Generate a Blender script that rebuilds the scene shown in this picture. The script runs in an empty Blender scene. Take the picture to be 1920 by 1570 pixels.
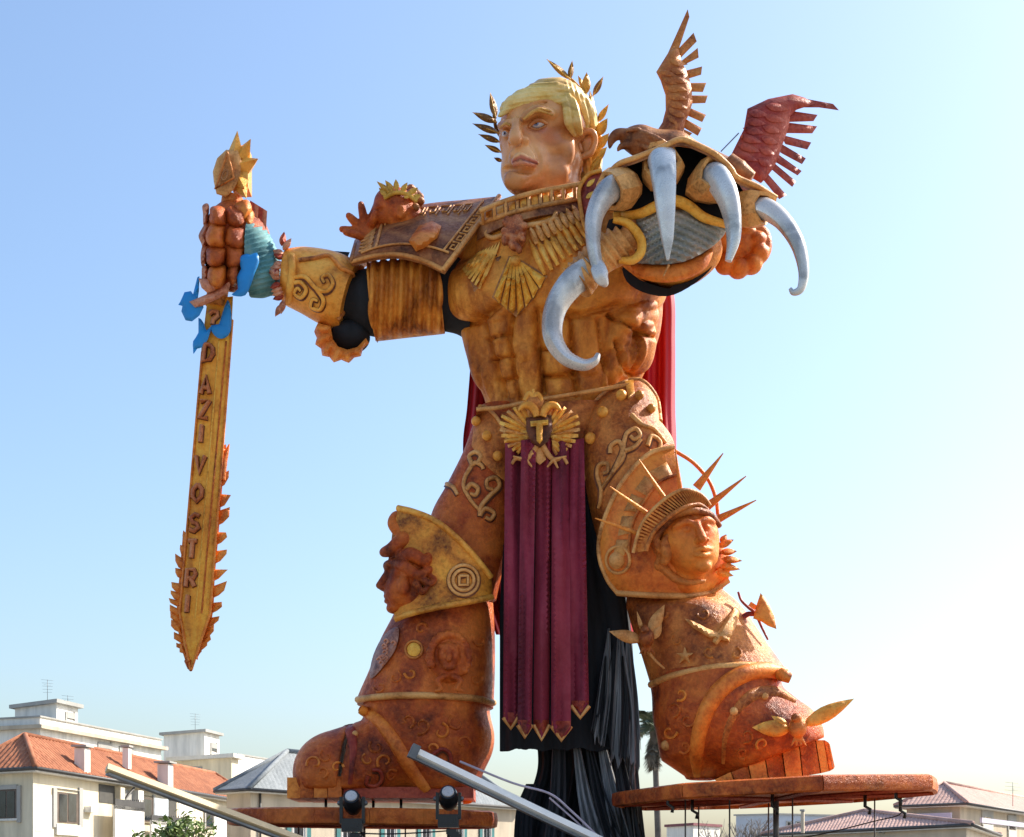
import bpy, math, random
import numpy as np
from mathutils import Vector, Matrix, Quaternion
from mathutils.bvhtree import BVHTree
from mathutils.geometry import delaunay_2d_cdt

random.seed(7); np.random.seed(7)
SC = bpy.context.scene
COL = SC.collection

# ------------------------------------------------------------------ camera
FPX, HY, CX, CZ, Y0 = 2700.0, 1640.0, 960.0, 1.7, 30.0   # focal length (photo px), horizon row, centre column, eye height, figure distance
cam_d = bpy.data.cameras.new('camera'); cam = bpy.data.objects.new('camera', cam_d); COL.objects.link(cam)
cam.location = (0, 0, CZ); cam.rotation_euler = (math.radians(90), 0, 0)
cam_d.sensor_width = 36.0; cam_d.lens = FPX / 1920 * 36.0
cam_d.shift_y = (HY - 785.0) / 1920.0
cam_d.clip_end = 5000
SC.camera = cam

# ------------------------------------------------------------------ sky and sun
SUN_EL, SUN_AZ = 40.0, 66.0          # degrees; azimuth clockwise from +Y (the view direction)
w = bpy.data.worlds.new('World'); SC.world = w; w.use_nodes = True
nt = w.node_tree; nt.nodes.clear()
out = nt.nodes.new('ShaderNodeOutputWorld'); bg = nt.nodes.new('ShaderNodeBackground')
sky = nt.nodes.new('ShaderNodeTexSky'); sky.sky_type = 'NISHITA'; sky.sun_disc = False
sky.sun_elevation = math.radians(SUN_EL); sky.sun_rotation = math.radians(SUN_AZ)
sky.altitude = 0; sky.air_density = 1.25; sky.dust_density = 2.6; sky.ozone_density = 4.2
bg.inputs['Strength'].default_value = 0.15
nt.links.new(sky.outputs['Color'], bg.inputs['Color']); nt.links.new(bg.outputs[0], out.inputs[0])
sl = bpy.data.lights.new('sun', 'SUN'); sl.energy = 5.0; sl.angle = math.radians(0.6); sl.color = (1.0, 0.93, 0.82)
so = bpy.data.objects.new('sun', sl); COL.objects.link(so)
_e, _a = math.radians(SUN_EL), math.radians(SUN_AZ)
SUN_DIR = Vector((math.sin(_a) * math.cos(_e), math.cos(_a) * math.cos(_e), math.sin(_e)))
so.rotation_euler = SUN_DIR.to_track_quat('Z', 'Y').to_euler(); so.location = (40, 10, 40)
SC.view_settings.view_transform = 'Standard'; SC.view_settings.look = 'None'
SC.view_settings.exposure = 0.74; SC.view_settings.gamma = 1.0

# ------------------------------------------------------------------ pixel helpers
def P(u, v, d=0.0):
    Y = Y0 + d
    return Vector(((u - CX) / FPX * Y, Y, CZ + (HY - v) / FPX * Y))
def S(d=0.0): return (Y0 + d) / FPX          # metres per photo pixel at that depth
def PX(p): return (CX + p[0] / p[1] * FPX, HY - (p[2] - CZ) / p[1] * FPX)

def catmull(pts, n=8, closed=False):
    pts = [np.array(p, float) for p in pts]; N = len(pts); res = []
    segs = N if closed else N - 1
    for i in range(segs):
        if closed: p0, p1, p2, p3 = pts[(i-1) % N], pts[i], pts[(i+1) % N], pts[(i+2) % N]
        else:
            p1, p2 = pts[i], pts[i+1]
            p0 = pts[i-1] if i > 0 else 2*p1 - p2
            p3 = pts[i+2] if i + 2 < N else 2*p2 - p1
        for k in range(n):
            t = k / n
            res.append(0.5*((2*p1) + (-p0+p2)*t + (2*p0-5*p1+4*p2-p3)*t*t + (-p0+3*p1-3*p2+p3)*t**3))
    if not closed: res.append(pts[-1])
    return res

# ------------------------------------------------------------------ materials
MATS = {}
def nodes_for(name):
    m = bpy.data.materials.new(name); m.use_nodes = True
    t = m.node_tree; b = t.nodes['Principled BSDF']
    MATS[name] = m
    return m, t, b
def _noise(t, co, scale, detail=4, rough=0.6, dist=0.0):
    n = t.nodes.new('ShaderNodeTexNoise'); n.inputs['Scale'].default_value = scale
    n.inputs['Detail'].default_value = detail; n.inputs['Roughness'].default_value = rough
    n.inputs['Distortion'].default_value = dist
    t.links.new(co, n.inputs['Vector']); return n
def _ramp(t, fac, stops):
    r = t.nodes.new('ShaderNodeValToRGB'); e = r.color_ramp.elements
    while len(e) < len(stops): e.new(0.5)
    for i, (p, c) in enumerate(stops):
        e[i].position = p; e[i].color = (*c, 1) if len(c) == 3 else c
    t.links.new(fac, r.inputs[0]); return r
def _mix(t, fac, a, b, mode='MIX'):
    m = t.nodes.new('ShaderNodeMix'); m.data_type = 'RGBA'; m.blend_type = mode
    for sock, val in ((m.inputs[0], fac), (m.inputs[6], a), (m.inputs[7], b)):
        if hasattr(val, 'is_output'): t.links.new(val, sock)
        else: sock.default_value = val if not isinstance(val, tuple) else (*val, 1)
    return m.outputs[2]
def coord(t, stretch=None):
    g = t.nodes.new('ShaderNodeTexCoord')
    if stretch is None: return g.outputs['Object']
    mp = t.nodes.new('ShaderNodeMapping'); mp.inputs['Scale'].default_value = stretch
    t.links.new(g.outputs['Object'], mp.inputs['Vector']); return mp.outputs[0]

def paint(name, dark, mid, light, scale=1.6, metal=0.25, rough=0.45, bump=0.35, stretch=None, speck=0.5, attr=False, edge=True):
    """hand-painted papier-mache: blotched, dry-brushed, slightly metallic"""
    m, t, b = nodes_for(name)
    if edge: dark, mid, light = [(min(.95, c[0] * 1.12), c[1] * .90, c[2] * .9) for c in (dark, mid, light)]
    co = coord(t, stretch); co0 = coord(t)
    n1 = _noise(t, co, scale * 0.75, 4, 0.55, 0.5)
    r1 = _ramp(t, n1.outputs['Fac'], [(0.35, tuple(x * .72 for x in dark)), (0.48, mid), (0.62, light)])
    n2 = _noise(t, co0, scale * 6.5, 5, 0.7, 0.3)
    r2 = _ramp(t, n2.outputs['Fac'], [(0.36, tuple(c * 0.7 for c in dark)), (0.50, mid), (0.66, tuple(min(1, c * 1.15) for c in light))])
    c = _mix(t, speck * 0.6, r1.outputs[0], r2.outputs[0])
    if edge:                      # gold dry-brushed along raised edges
        ge = t.nodes.new('ShaderNodeNewGeometry'); er_ = _ramp(t, ge.outputs['Pointiness'], [(0.525, (0, 0, 0)), (0.63, (1, 1, 1))])
        br_ = _ramp(t, n2.outputs['Fac'], [(0.35, (0.1, 0.1, 0.1)), (0.6, (0.6, 0.6, 0.6))])
        fm = t.nodes.new('ShaderNodeMath'); fm.operation = 'MULTIPLY'; t.links.new(er_.outputs[0], fm.inputs[0]); t.links.new(br_.outputs[0], fm.inputs[1])
        c = _mix(t, fm.outputs[0], c, tuple(min(1, x * y) for x, y in zip(light, (1.15, 1.25, 1.3))))
    n3 = _noise(t, co0, 0.45, 3, 0.5)
    hv = _ramp(t, n3.outputs['Fac'], [(0.36, (0.72, 0.54, 0.42)), (0.58, (1.08, 1.04, 0.95))])
    c = _mix(t, 0.8, c, hv.outputs[0], 'MULTIPLY')
    if attr:
        a = t.nodes.new('ShaderNodeAttribute'); a.attribute_name = 'tint'
        c = _mix(t, a.outputs['Alpha'], c, a.outputs['Color'])
    t.links.new(c, b.inputs['Base Color'])
    b.inputs['Metallic'].default_value = metal * 0.3; b.inputs['Specular IOR Level'].default_value = 0.3 if edge else 0.4
    rr = _ramp(t, n2.outputs['Fac'], [(0.3, (rough + 0.14,) * 3), (0.7, (max(0.12, rough - 0.17),) * 3)])
    t.links.new(rr.outputs[0], b.inputs['Roughness'])
    n4 = _noise(t, co0, 14, 5, 0.7, 1.5)
    ad = t.nodes.new('ShaderNodeMath'); ad.operation = 'ADD'
    t.links.new(n2.outputs['Fac'], ad.inputs[0]); t.links.new(n4.outputs['Fac'], ad.inputs[1])
    bp = t.nodes.new('ShaderNodeBump'); bp.inputs['Strength'].default_value = bump; bp.inputs['Distance'].default_value = 0.04
    t.links.new(ad.outputs[0], bp.inputs['Height']); t.links.new(bp.outputs[0], b.inputs['Normal'])
    return m
def plain(name, col, rough=0.7, metal=0.0, var=0.25, scale=3.0, bump=0.1, stretch=None):
    m, t, b = nodes_for(name)
    co = coord(t, stretch)
    n = _noise(t, co, scale, 6, 0.6, 0.2)
    r = _ramp(t, n.outputs['Fac'], [(0.3, tuple(c * (1 - var) for c in col)), (0.7, tuple(min(1, c * (1 + var)) for c in col))])
    t.links.new(r.outputs[0], b.inputs['Base Color'])
    b.inputs['Roughness'].default_value = rough; b.inputs['Metallic'].default_value = metal
    if bump:
        n2 = _noise(t, co, scale * 8, 4, 0.6)
        bp = t.nodes.new('ShaderNodeBump'); bp.inputs['Strength'].default_value = bump; bp.inputs['Distance'].default_value = 0.03
        t.links.new(n2.outputs['Fac'], bp.inputs['Height']); t.links.new(bp.outputs[0], b.inputs['Normal'])
    return m

BR   = paint('bronze', (0.12, 0.036, 0.010), (0.40, 0.135, 0.024), (0.70, 0.33, 0.070), scale=1.7, bump=0.5, speck=0.6)
BRT  = paint('bronze_torso', (0.26, 0.080, 0.012), (0.52, 0.20, 0.022), (0.82, 0.45, 0.070), stretch=(1.8, 1.8, 0.75), scale=1.5, speck=0.45, bump=0.5)
COP  = paint('copper', (0.13, 0.026, 0.007), (0.40, 0.085, 0.012), (0.68, 0.23, 0.035), scale=1.5, bump=0.6, speck=0.5)
ORN  = paint('orange_bronze', (0.34, 0.075, 0.012), (0.68, 0.20, 0.024), (0.82, 0.37, 0.06))
GOLD = paint('gold', (0.38, 0.14, 0.018), (0.76, 0.37, 0.045), (0.90, 0.57, 0.12), metal=0.4, rough=0.38)
GOLDY= paint('gold_bright', (0.50, 0.22, 0.02), (0.80, 0.43, 0.04), (0.90, 0.60, 0.11), scale=2.5, metal=0.3, rough=0.4)
DKB  = paint('dark_bronze', (0.085, 0.032, 0.012), (0.26, 0.115, 0.040), (0.46, 0.27, 0.10), scale=2.2)
TAN  = paint('tan_trim', (0.30, 0.13, 0.03), (0.58, 0.32, 0.09), (0.74, 0.49, 0.17), scale=3)
RED  = paint('red_brown', (0.11, 0.012, 0.012), (0.27, 0.035, 0.022), (0.42, 0.10, 0.045), scale=2.0)
PINK = paint('rose_brown', (0.30, 0.10, 0.06), (0.52, 0.23, 0.13), (0.66, 0.38, 0.22), scale=2.5)
SKIN = paint('painted_skin', (0.58, 0.21, 0.065), (0.76, 0.35, 0.13), (0.84, 0.47, 0.21), scale=1.1, metal=0.0, rough=0.30, bump=0.06, speck=0.12, attr=True, edge=False)
SKIN2 = paint('painted_skin_plain', (0.58, 0.21, 0.065), (0.76, 0.35, 0.13), (0.84, 0.47, 0.21), scale=1.1, metal=0.0, rough=0.30, bump=0.06, speck=0.12, edge=False)
HAIR = paint('blond_hair', (0.60, 0.38, 0.08), (0.80, 0.58, 0.17), (0.90, 0.74, 0.36), scale=1.6, metal=0.0, rough=0.40, bump=0.12, stretch=(1, 1, 5), speck=0.25, edge=False)
SILV = paint('silver_claw', (0.46, 0.50, 0.55), (0.58, 0.62, 0.66), (0.74, 0.76, 0.78), scale=2.2, metal=1.0, rough=0.32, bump=0.08, speck=0.15, edge=False)
GREY = paint('grey_plate', (0.30, 0.34, 0.34), (0.38, 0.41, 0.40), (0.48, 0.44, 0.40), scale=1.2, metal=0.2, rough=0.4, bump=0.06, speck=0.15, edge=False)
BLUE = plain('blue_paint', (0.01, 0.24, 0.60), 0.5, var=0.15, scale=2)
CYAN = paint('teal_wool', (0.06, 0.22, 0.28), (0.12, 0.36, 0.42), (0.24, 0.50, 0.55), scale=2.5, metal=0, rough=0.8, bump=0.2, speck=0.25, edge=False)
BLK  = plain('black_cloth', (0.010, 0.011, 0.014), 0.85, var=0.4, scale=1.5, stretch=(3, 3, 0.4))
BLKG = plain('black_sheet', (0.03, 0.032, 0.036), 0.75, var=0.5, scale=1.4, stretch=(4, 4, 0.4), bump=0.35)
GREYC= plain('torn_cloth_sheen_grey', (0.24, 0.245, 0.25), 0.85, var=0.6, scale=1.6, stretch=(5, 5, 0.35), bump=0.1)  # base colour lightened to grey for the silver sheen on dark sheeting
VELV = paint('wine_cloth', (0.15, 0.010, 0.034), (0.26, 0.020, 0.055), (0.33, 0.035, 0.065), scale=0.9, metal=0, rough=0.75, bump=0.15, stretch=(3, 3, 0.25), speck=0.2, edge=False)
CAPE = plain('red_cape', (0.42, 0.008, 0.022), 0.6, var=0.25, scale=1.2, stretch=(3, 3, 0.3))
EYEW = plain('eye_white', (0.72, 0.72, 0.76), 0.25, var=0.05, bump=0)
IRIS = plain('iris_blue', (0.20, 0.26, 0.50), 0.25, var=0.2, scale=20, bump=0)
PUP  = plain('pupil', (0.01, 0.01, 0.015), 0.2, bump=0)
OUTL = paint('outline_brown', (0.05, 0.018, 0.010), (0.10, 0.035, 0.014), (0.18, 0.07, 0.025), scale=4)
STEEL= plain('galvanised_steel', (0.16, 0.165, 0.17), 0.5, 0.6)
BLKP = plain('black_plastic', (0.012, 0.012, 0.014), 0.3, var=0.3)
CREAM= plain('cream_steel', (0.66, 0.50, 0.28), 0.5, var=0.12, scale=2)

# ------------------------------------------------------------------ object helpers
def world_origin(o):
    v = Vector((0, 0, 0))
    while o is not None: v = v + o.location; o = o.parent
    return v
BVH = {}
def mk(name, verts, faces, mat, parent=None, smooth=True, kind=None, tint=None, sharp=None):
    V = np.array([tuple(v) for v in verts], float) if not isinstance(verts, np.ndarray) else verts
    off = np.array(world_origin(parent)) if parent is not None else np.zeros(3)
    me = bpy.data.meshes.new(name)
    me.from_pydata((V - off).tolist(), [], [list(map(int, f)) for f in faces])
    me.validate(); me.update()
    if smooth: me.polygons.foreach_set('use_smooth', [True] * len(me.polygons))
    if smooth and sharp: me.set_sharp_from_angle(angle=math.radians(sharp))
    if tint is not None:
        a = me.color_attributes.new('tint', 'FLOAT_COLOR', 'POINT')
        a.data.foreach_set('color', np.asarray(tint, float).ravel())
    me.materials.append(mat)
    o = bpy.data.objects.new(name, me); COL.objects.link(o)
    if parent is not None: o.parent = parent
    if kind: o['kind'] = kind
    o_key = o.name
    BVH[o_key] = (V, faces, None)
    return o
def bvh(o):
    V, F, t = BVH[o.name]
    if t is None:
        t = BVHTree.FromPolygons([tuple(v) for v in V], [tuple(map(int, f)) for f in F])
        BVH[o.name] = (V, F, t)
    return t
def thing(name, loc, label, cat, group=None):
    o = bpy.data.objects.new(name, None); COL.objects.link(o); o.location = loc; o.empty_display_size = 0.3
    o['label'] = label; o['category'] = cat
    if group: o['group'] = group
    return o
def tag(o, label, cat, group=None):
    o['label'] = label; o['category'] = cat
    if group: o['group'] = group
    return o
def struct(o): o['kind'] = 'structure'; return o

def dep(surfs, off=0.0, default=None):
    """depth of the first built surface met along the sight line of a pixel, lifted by off metres"""
    trees = [bvh(s) for s in surfs]; last = [default if default is not None else 0.0]
    org = Vector((0, 0, CZ))
    def f(u, v):
        p = P(u, v, 0); dr = (p - org).normalized(); best = None
        for t in trees:
            h = t.ray_cast(org, dr, 200)
            if h[0] is not None and (best is None or h[0].y < best): best = h[0].y
        if best is None: return (default if default is not None else last[0]) - off
        last[0] = best - Y0
        return best - Y0 - off
    return f
def df(d): return d if callable(d) else (lambda u, v: d)

def tube_mesh(pts, radii, n=10, flat=1.0, caps=True, up=None):
    pts = [Vector(p) for p in pts]; N = len(pts)
    if not hasattr(radii, '__len__'): radii = [radii] * N
    if len(radii) != N:
        radii = np.interp(np.linspace(0, 1, N), np.linspace(0, 1, len(radii)), radii)
    tan = []
    for i in range(N):
        a = pts[max(0, i-1)]; b = pts[min(N-1, i+1)]
        tv = (b - a); tan.append(tv.normalized() if tv.length > 1e-9 else Vector((0, 0, 1)))
    nrm = Vector(up) if up is not None else Vector((0, -1, 0))
    if abs(nrm.dot(tan[0])) > 0.95: nrm = Vector((1, 0, 0))
    V, F = [], []
    for i in range(N):
        nrm = nrm - tan[i] * nrm.dot(tan[i]); nrm.normalize()
        bi = tan[i].cross(nrm)
        for k in range(n):
            a = 2 * math.pi * k / n
            V.append(pts[i] + nrm * (math.cos(a) * radii[i] * flat) + bi * (math.sin(a) * radii[i]))
    for i in range(N - 1):
        for k in range(n):
            a, b = i*n + k, i*n + (k+1) % n
            F.append((a, b, b + n, a + n))
    if caps:
        V.append(pts[0]); c0 = len(V) - 1; V.append(pts[-1]); c1 = len(V) - 1
        for k in range(n):
            F.append((c0, (k+1) % n, k)); F.append((c1, (N-1)*n + k, (N-1)*n + (k+1) % n))
    return V, F
def tube(name, pts, radii, mat, parent=None, **kw):
    sm = kw.pop('smooth', True); V, F = tube_mesh(pts, radii, **kw)
    return mk(name, V, F, mat, parent, smooth=sm, sharp=60)
def pxtube(name, path, r_px, mat, parent=None, d=0.0, n=10, sub=8, flat=1.0, spl=True, closed=False):
    """tube along a pixel path; path points (u, v) or (u, v, d)"""
    f = df(d)
    pp = [tuple(p) for p in (catmull(path, sub, closed) if spl else path)]
    if closed: pp.append(pp[0])
    pts = [P(p[0], p[1], p[2] if len(p) > 2 else f(p[0], p[1])) for p in pp]
    rr = r_px if hasattr(r_px, '__len__') else [r_px]
    rad = np.interp(np.linspace(0, 1, len(pts)), np.linspace(0, 1, len(rr)), rr)
    rad = [r * (p.y / FPX) for r, p in zip(rad, pts)]
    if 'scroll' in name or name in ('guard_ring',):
        tube('dark_scroll_edging', [p + Vector((0, r * .55, -r * .35)) for p, r in zip(pts, rad)], [r * 1.55 for r in rad], OUTL, parent, n=8, flat=.35)  # flat dark tube, wider than the scroll, set low behind it as a dark edge
    return tube(name, pts, rad, mat, parent, n=n, flat=flat)
def join(parts):
    V, F = [], []
    for v, f in parts:
        o = len(V); V += [tuple(x) for x in v]; F += [tuple(i + o for i in q) for q in f]
    return V, F
def box_mesh(c, h, rot=None):
    c = Vector(c); R = rot if rot is not None else Matrix.Identity(3)
    V = [c + R @ Vector((sx*h[0], sy*h[1], sz*h[2])) for sx in (-1, 1) for sy in (-1, 1) for sz in (-1, 1)]
    F = [(0,1,3,2), (4,6,7,5), (0,4,5,1), (2,3,7,6), (0,2,6,4), (1,5,7,3)]
    return V, F
def box(name, c, h, mat, parent=None, rot=None):
    V, F = box_mesh(c, h, rot); return mk(name, V, F, mat, parent, smooth=False)
def sphere_mesh(c, r, n=12, m=8, squash=(1, 1, 1)):
    c = Vector(c); V, F = [], []
    for i in range(m + 1):
        t = math.pi * i / m
        for k in range(n):
            a = 2 * math.pi * k / n
            V.append(c + Vector((math.sin(t)*math.cos(a)*r*squash[0], math.sin(t)*math.sin(a)*r*squash[1], math.cos(t)*r*squash[2])))
    for i in range(m):
        for k in range(n):
            a, b = i*n + k, i*n + (k+1) % n
            F.append((a, a + n, b + n, b))
    return V, F
def rivet(name, u, v, r_px, d, mat, parent, squash=0.8):
    dd = df(d)(u, v); V, F = sphere_mesh(P(u, v, dd), r_px * S(dd), 14, 10, (1, squash, 1))
    return mk(name, V, F, mat, parent)

def slab_mesh(outline, d, thick=0.08, step=10, bulge=0.0, bw=12, ripple=None):
    """solid sheet: pixel outline filled and laid at depth d (number or function); bulge = metres of pillow relief"""
    f = df(d)
    ol = []
    n = len(outline)
    for i in range(n):
        a = np.array(outline[i][:2], float); b = np.array(outline[(i+1) % n][:2], float)
        k = max(1, int(np.hypot(*(b - a)) / step))
        for j in range(k): ol.append(a + (b - a) * j / k)
    ol = np.array(ol); m = len(ol)
    A = ol; B = np.roll(ol, -1, 0); AB = B - A; L2 = (AB**2).sum(1) + 1e-12
    def dist(q):
        t = np.clip(((q - A) * AB).sum(1) / L2, 0, 1)
        return np.sqrt((((A + AB * t[:, None]) - q)**2).sum(1).min())
    def inside(q):
        y = q[1]; c = (A[:, 1] > y) != (B[:, 1] > y)
        xs = A[c, 0] + (y - A[c, 1]) / (B[c, 1] - A[c, 1]) * AB[c, 0]
        return (xs > q[0]).sum() % 2 == 1
    pts = [Vector(p) for p in ol]
    lo = ol.min(0); hi = ol.max(0)
    gy = lo[1] + step * 0.5; row = 0
    while gy < hi[1]:
        gx = lo[0] + step * (0.5 if row % 2 else 0.0)
        while gx < hi[0]:
            q = np.array((gx, gy))
            if inside(q) and dist(q) > step * 0.45: pts.append(Vector((gx, gy)))
            gx += step
        gy += step * 0.87; row += 1
    r = delaunay_2d_cdt(pts, [(i, (i+1) % m) for i in range(m)], [], 1, 1e-5)
    vs, es, fs = r[0], r[1], r[2]
    V, dists = [], []
    for q in vs:
        dd = f(q.x, q.y); D = dist(np.array(q))
        if bulge: dd -= bulge * math.sqrt(max(0.0, 1 - (1 - min(1, D / bw))**2))
        if ripple: dd -= ripple(q.x, q.y)
        V.append(P(q.x, q.y, dd))
    nv = len(V)
    base = [f(q.x, q.y) for q in vs]
    V += [P(q.x, q.y, b + thick) for q, b in zip(vs, base)]
    F = []
    cnt = {}
    for q in fs:
        a = [vs[i] for i in q]
        area = sum(a[i].x * a[(i+1) % len(a)].y - a[(i+1) % len(a)].x * a[i].y for i in range(len(a)))
        q = list(q) if area < 0 else list(q)[::-1]
        # v runs downwards, so clockwise in (u,v) faces the camera
        F.append(tuple(q)); F.append(tuple(i + nv for i in q[::-1]))
        for i in range(len(q)):
            e = (q[i], q[(i+1) % len(q)]); cnt[e] = 1
    for (a, b) in list(cnt):
        if (b, a) not in cnt: F.append((b, a, a + nv, b + nv))
    return V, F
def slab(name, outline, d, mat, parent=None, thick=0.08, step=10, bulge=0.0, bw=12, smooth=True, ripple=None, spline=0, sharp=50):
    if spline: outline = [tuple(p) for p in catmull(outline, spline, True)]
    V, F = slab_mesh(outline, d, thick, step, bulge, bw, ripple)
    return mk(name, V, F, mat, parent, smooth=smooth, sharp=sharp)
def leaf_outline(b, t, wd, n=7, tipw=0.0):
    b, t = np.array(b, float), np.array(t, float); ax = t - b; L = np.hypot(*ax); ax /= L; nr = np.array((-ax[1], ax[0]))
    prof = [math.sin(math.pi * (i / n) ** 0.8) * wd / 2 + tipw * (i / n) for i in range(n + 1)]
    l = [b + ax * L * i / n + nr * prof[i] for i in range(n + 1)]
    r = [b + ax * L * i / n - nr * prof[i] for i in range(n, -1, -1)]
    o = l + r
    res = []
    for p in o:
        if not res or np.hypot(*(p - res[-1])) > 0.4: res.append(p)
    if np.hypot(*(res[0] - res[-1])) < 0.4: res.pop()
    return [tuple(p) for p in res]

def barrel(name, secs, mat, parent=None, depth=0.9, nr=60, nt=72, disp=None, cap=True, sub=None, smooth=True, tilt=0.0, tint=None):
    """closed shell through sections (uL, vL, uR, vR, d[, depth ratio]): silhouette points left and right, axis depth d"""
    secs = [tuple(s) + ((depth,) if len(s) == 5 else ()) for s in secs]
    sm = catmull(secs, max(1, nr // max(1, len(secs) - 1)))
    V, F = [], []
    rings = len(sm)
    for s in sm:
        L = P(s[0], s[1], s[4]); R = P(s[2], s[3], s[4]); c = (L + R) / 2; A = (R - L) / 2
        B = Vector((0, -1, tilt)) * (A.length * s[5])
        for k in range(nt):
            a = 2 * math.pi * k / nt
            V.append(c + A * math.cos(a) + B * math.sin(a))
    for i in range(rings - 1):
        for k in range(nt):
            a, b = i*nt + k, i*nt + (k+1) % nt
            F.append((a, a + nt, b + nt, b))
    if cap:
        for i, rev in ((0, False), (rings - 1, True)):
            c = sum((V[i*nt + k] for k in range(nt)), Vector()) / nt; V.append(c); ci = len(V) - 1
            for k in range(nt):
                q = (ci, i*nt + k, i*nt + (k+1) % nt); F.append(q[::-1] if rev else q)
    V = np.array([tuple(v) for v in V])
    if disp is not None: V = displace(V, F, disp)
    return mk(name, V, F, mat, parent, smooth=smooth, sharp=65)
def normals(V, F):
    N = np.zeros_like(V)
    for f in F:
        a, b, c = V[f[0]], V[f[1]], V[f[2]]
        n = np.cross(b - a, c - a)
        for i in f: N[i] += n
    l = np.linalg.norm(N, axis=1, keepdims=True); l[l == 0] = 1
    return N / l
def displace(V, F, disp):
    N = normals(V, F)
    c = V.mean(0)
    if (N * (V - c)).sum() < 0: N = -N
    u = CX + V[:, 0] / V[:, 1] * FPX; v = HY - (V[:, 2] - CZ) / V[:, 1] * FPX
    front = np.clip(-N[:, 1] * 2.2 + 0.35, 0, 1)
    return V + N * (disp(u, v) * front)[:, None]
def relief(bumps=(), grooves=()):
    """height in metres over pixel space: bumps (u, v, ru, rv, amp[, angle]); grooves ([points], width, depth)"""
    def f(u, v):
        h = np.zeros_like(u)
        for b in bumps:
            a = math.radians(b[5]) if len(b) > 5 else 0.0
            x, y = u - b[0], v - b[1]
            x, y = x * math.cos(a) + y * math.sin(a), -x * math.sin(a) + y * math.cos(a)
            q = np.abs(x / (b[2] * 1.08))**2.8 + np.abs(y / (b[3] * 1.08))**2.8
            h += b[4] * np.clip(1 - q, 0, None)**0.75
        for pts, wd, dp in grooves:
            pts = [np.array(p, float) for p in (catmull(pts, 4) if len(pts) > 2 else pts)]
            dm = np.full_like(u, 1e9)
            for a, b in zip(pts[:-1], pts[1:]):
                ab = b - a; L2 = (ab**2).sum() + 1e-9
                t = np.clip(((u - a[0]) * ab[0] + (v - a[1]) * ab[1]) / L2, 0, 1)
                dm = np.minimum(dm, np.hypot(u - a[0] - ab[0]*t, v - a[1] - ab[1]*t))
            h -= dp * np.exp(-(dm / wd)**2)
        return h
    return f

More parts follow.
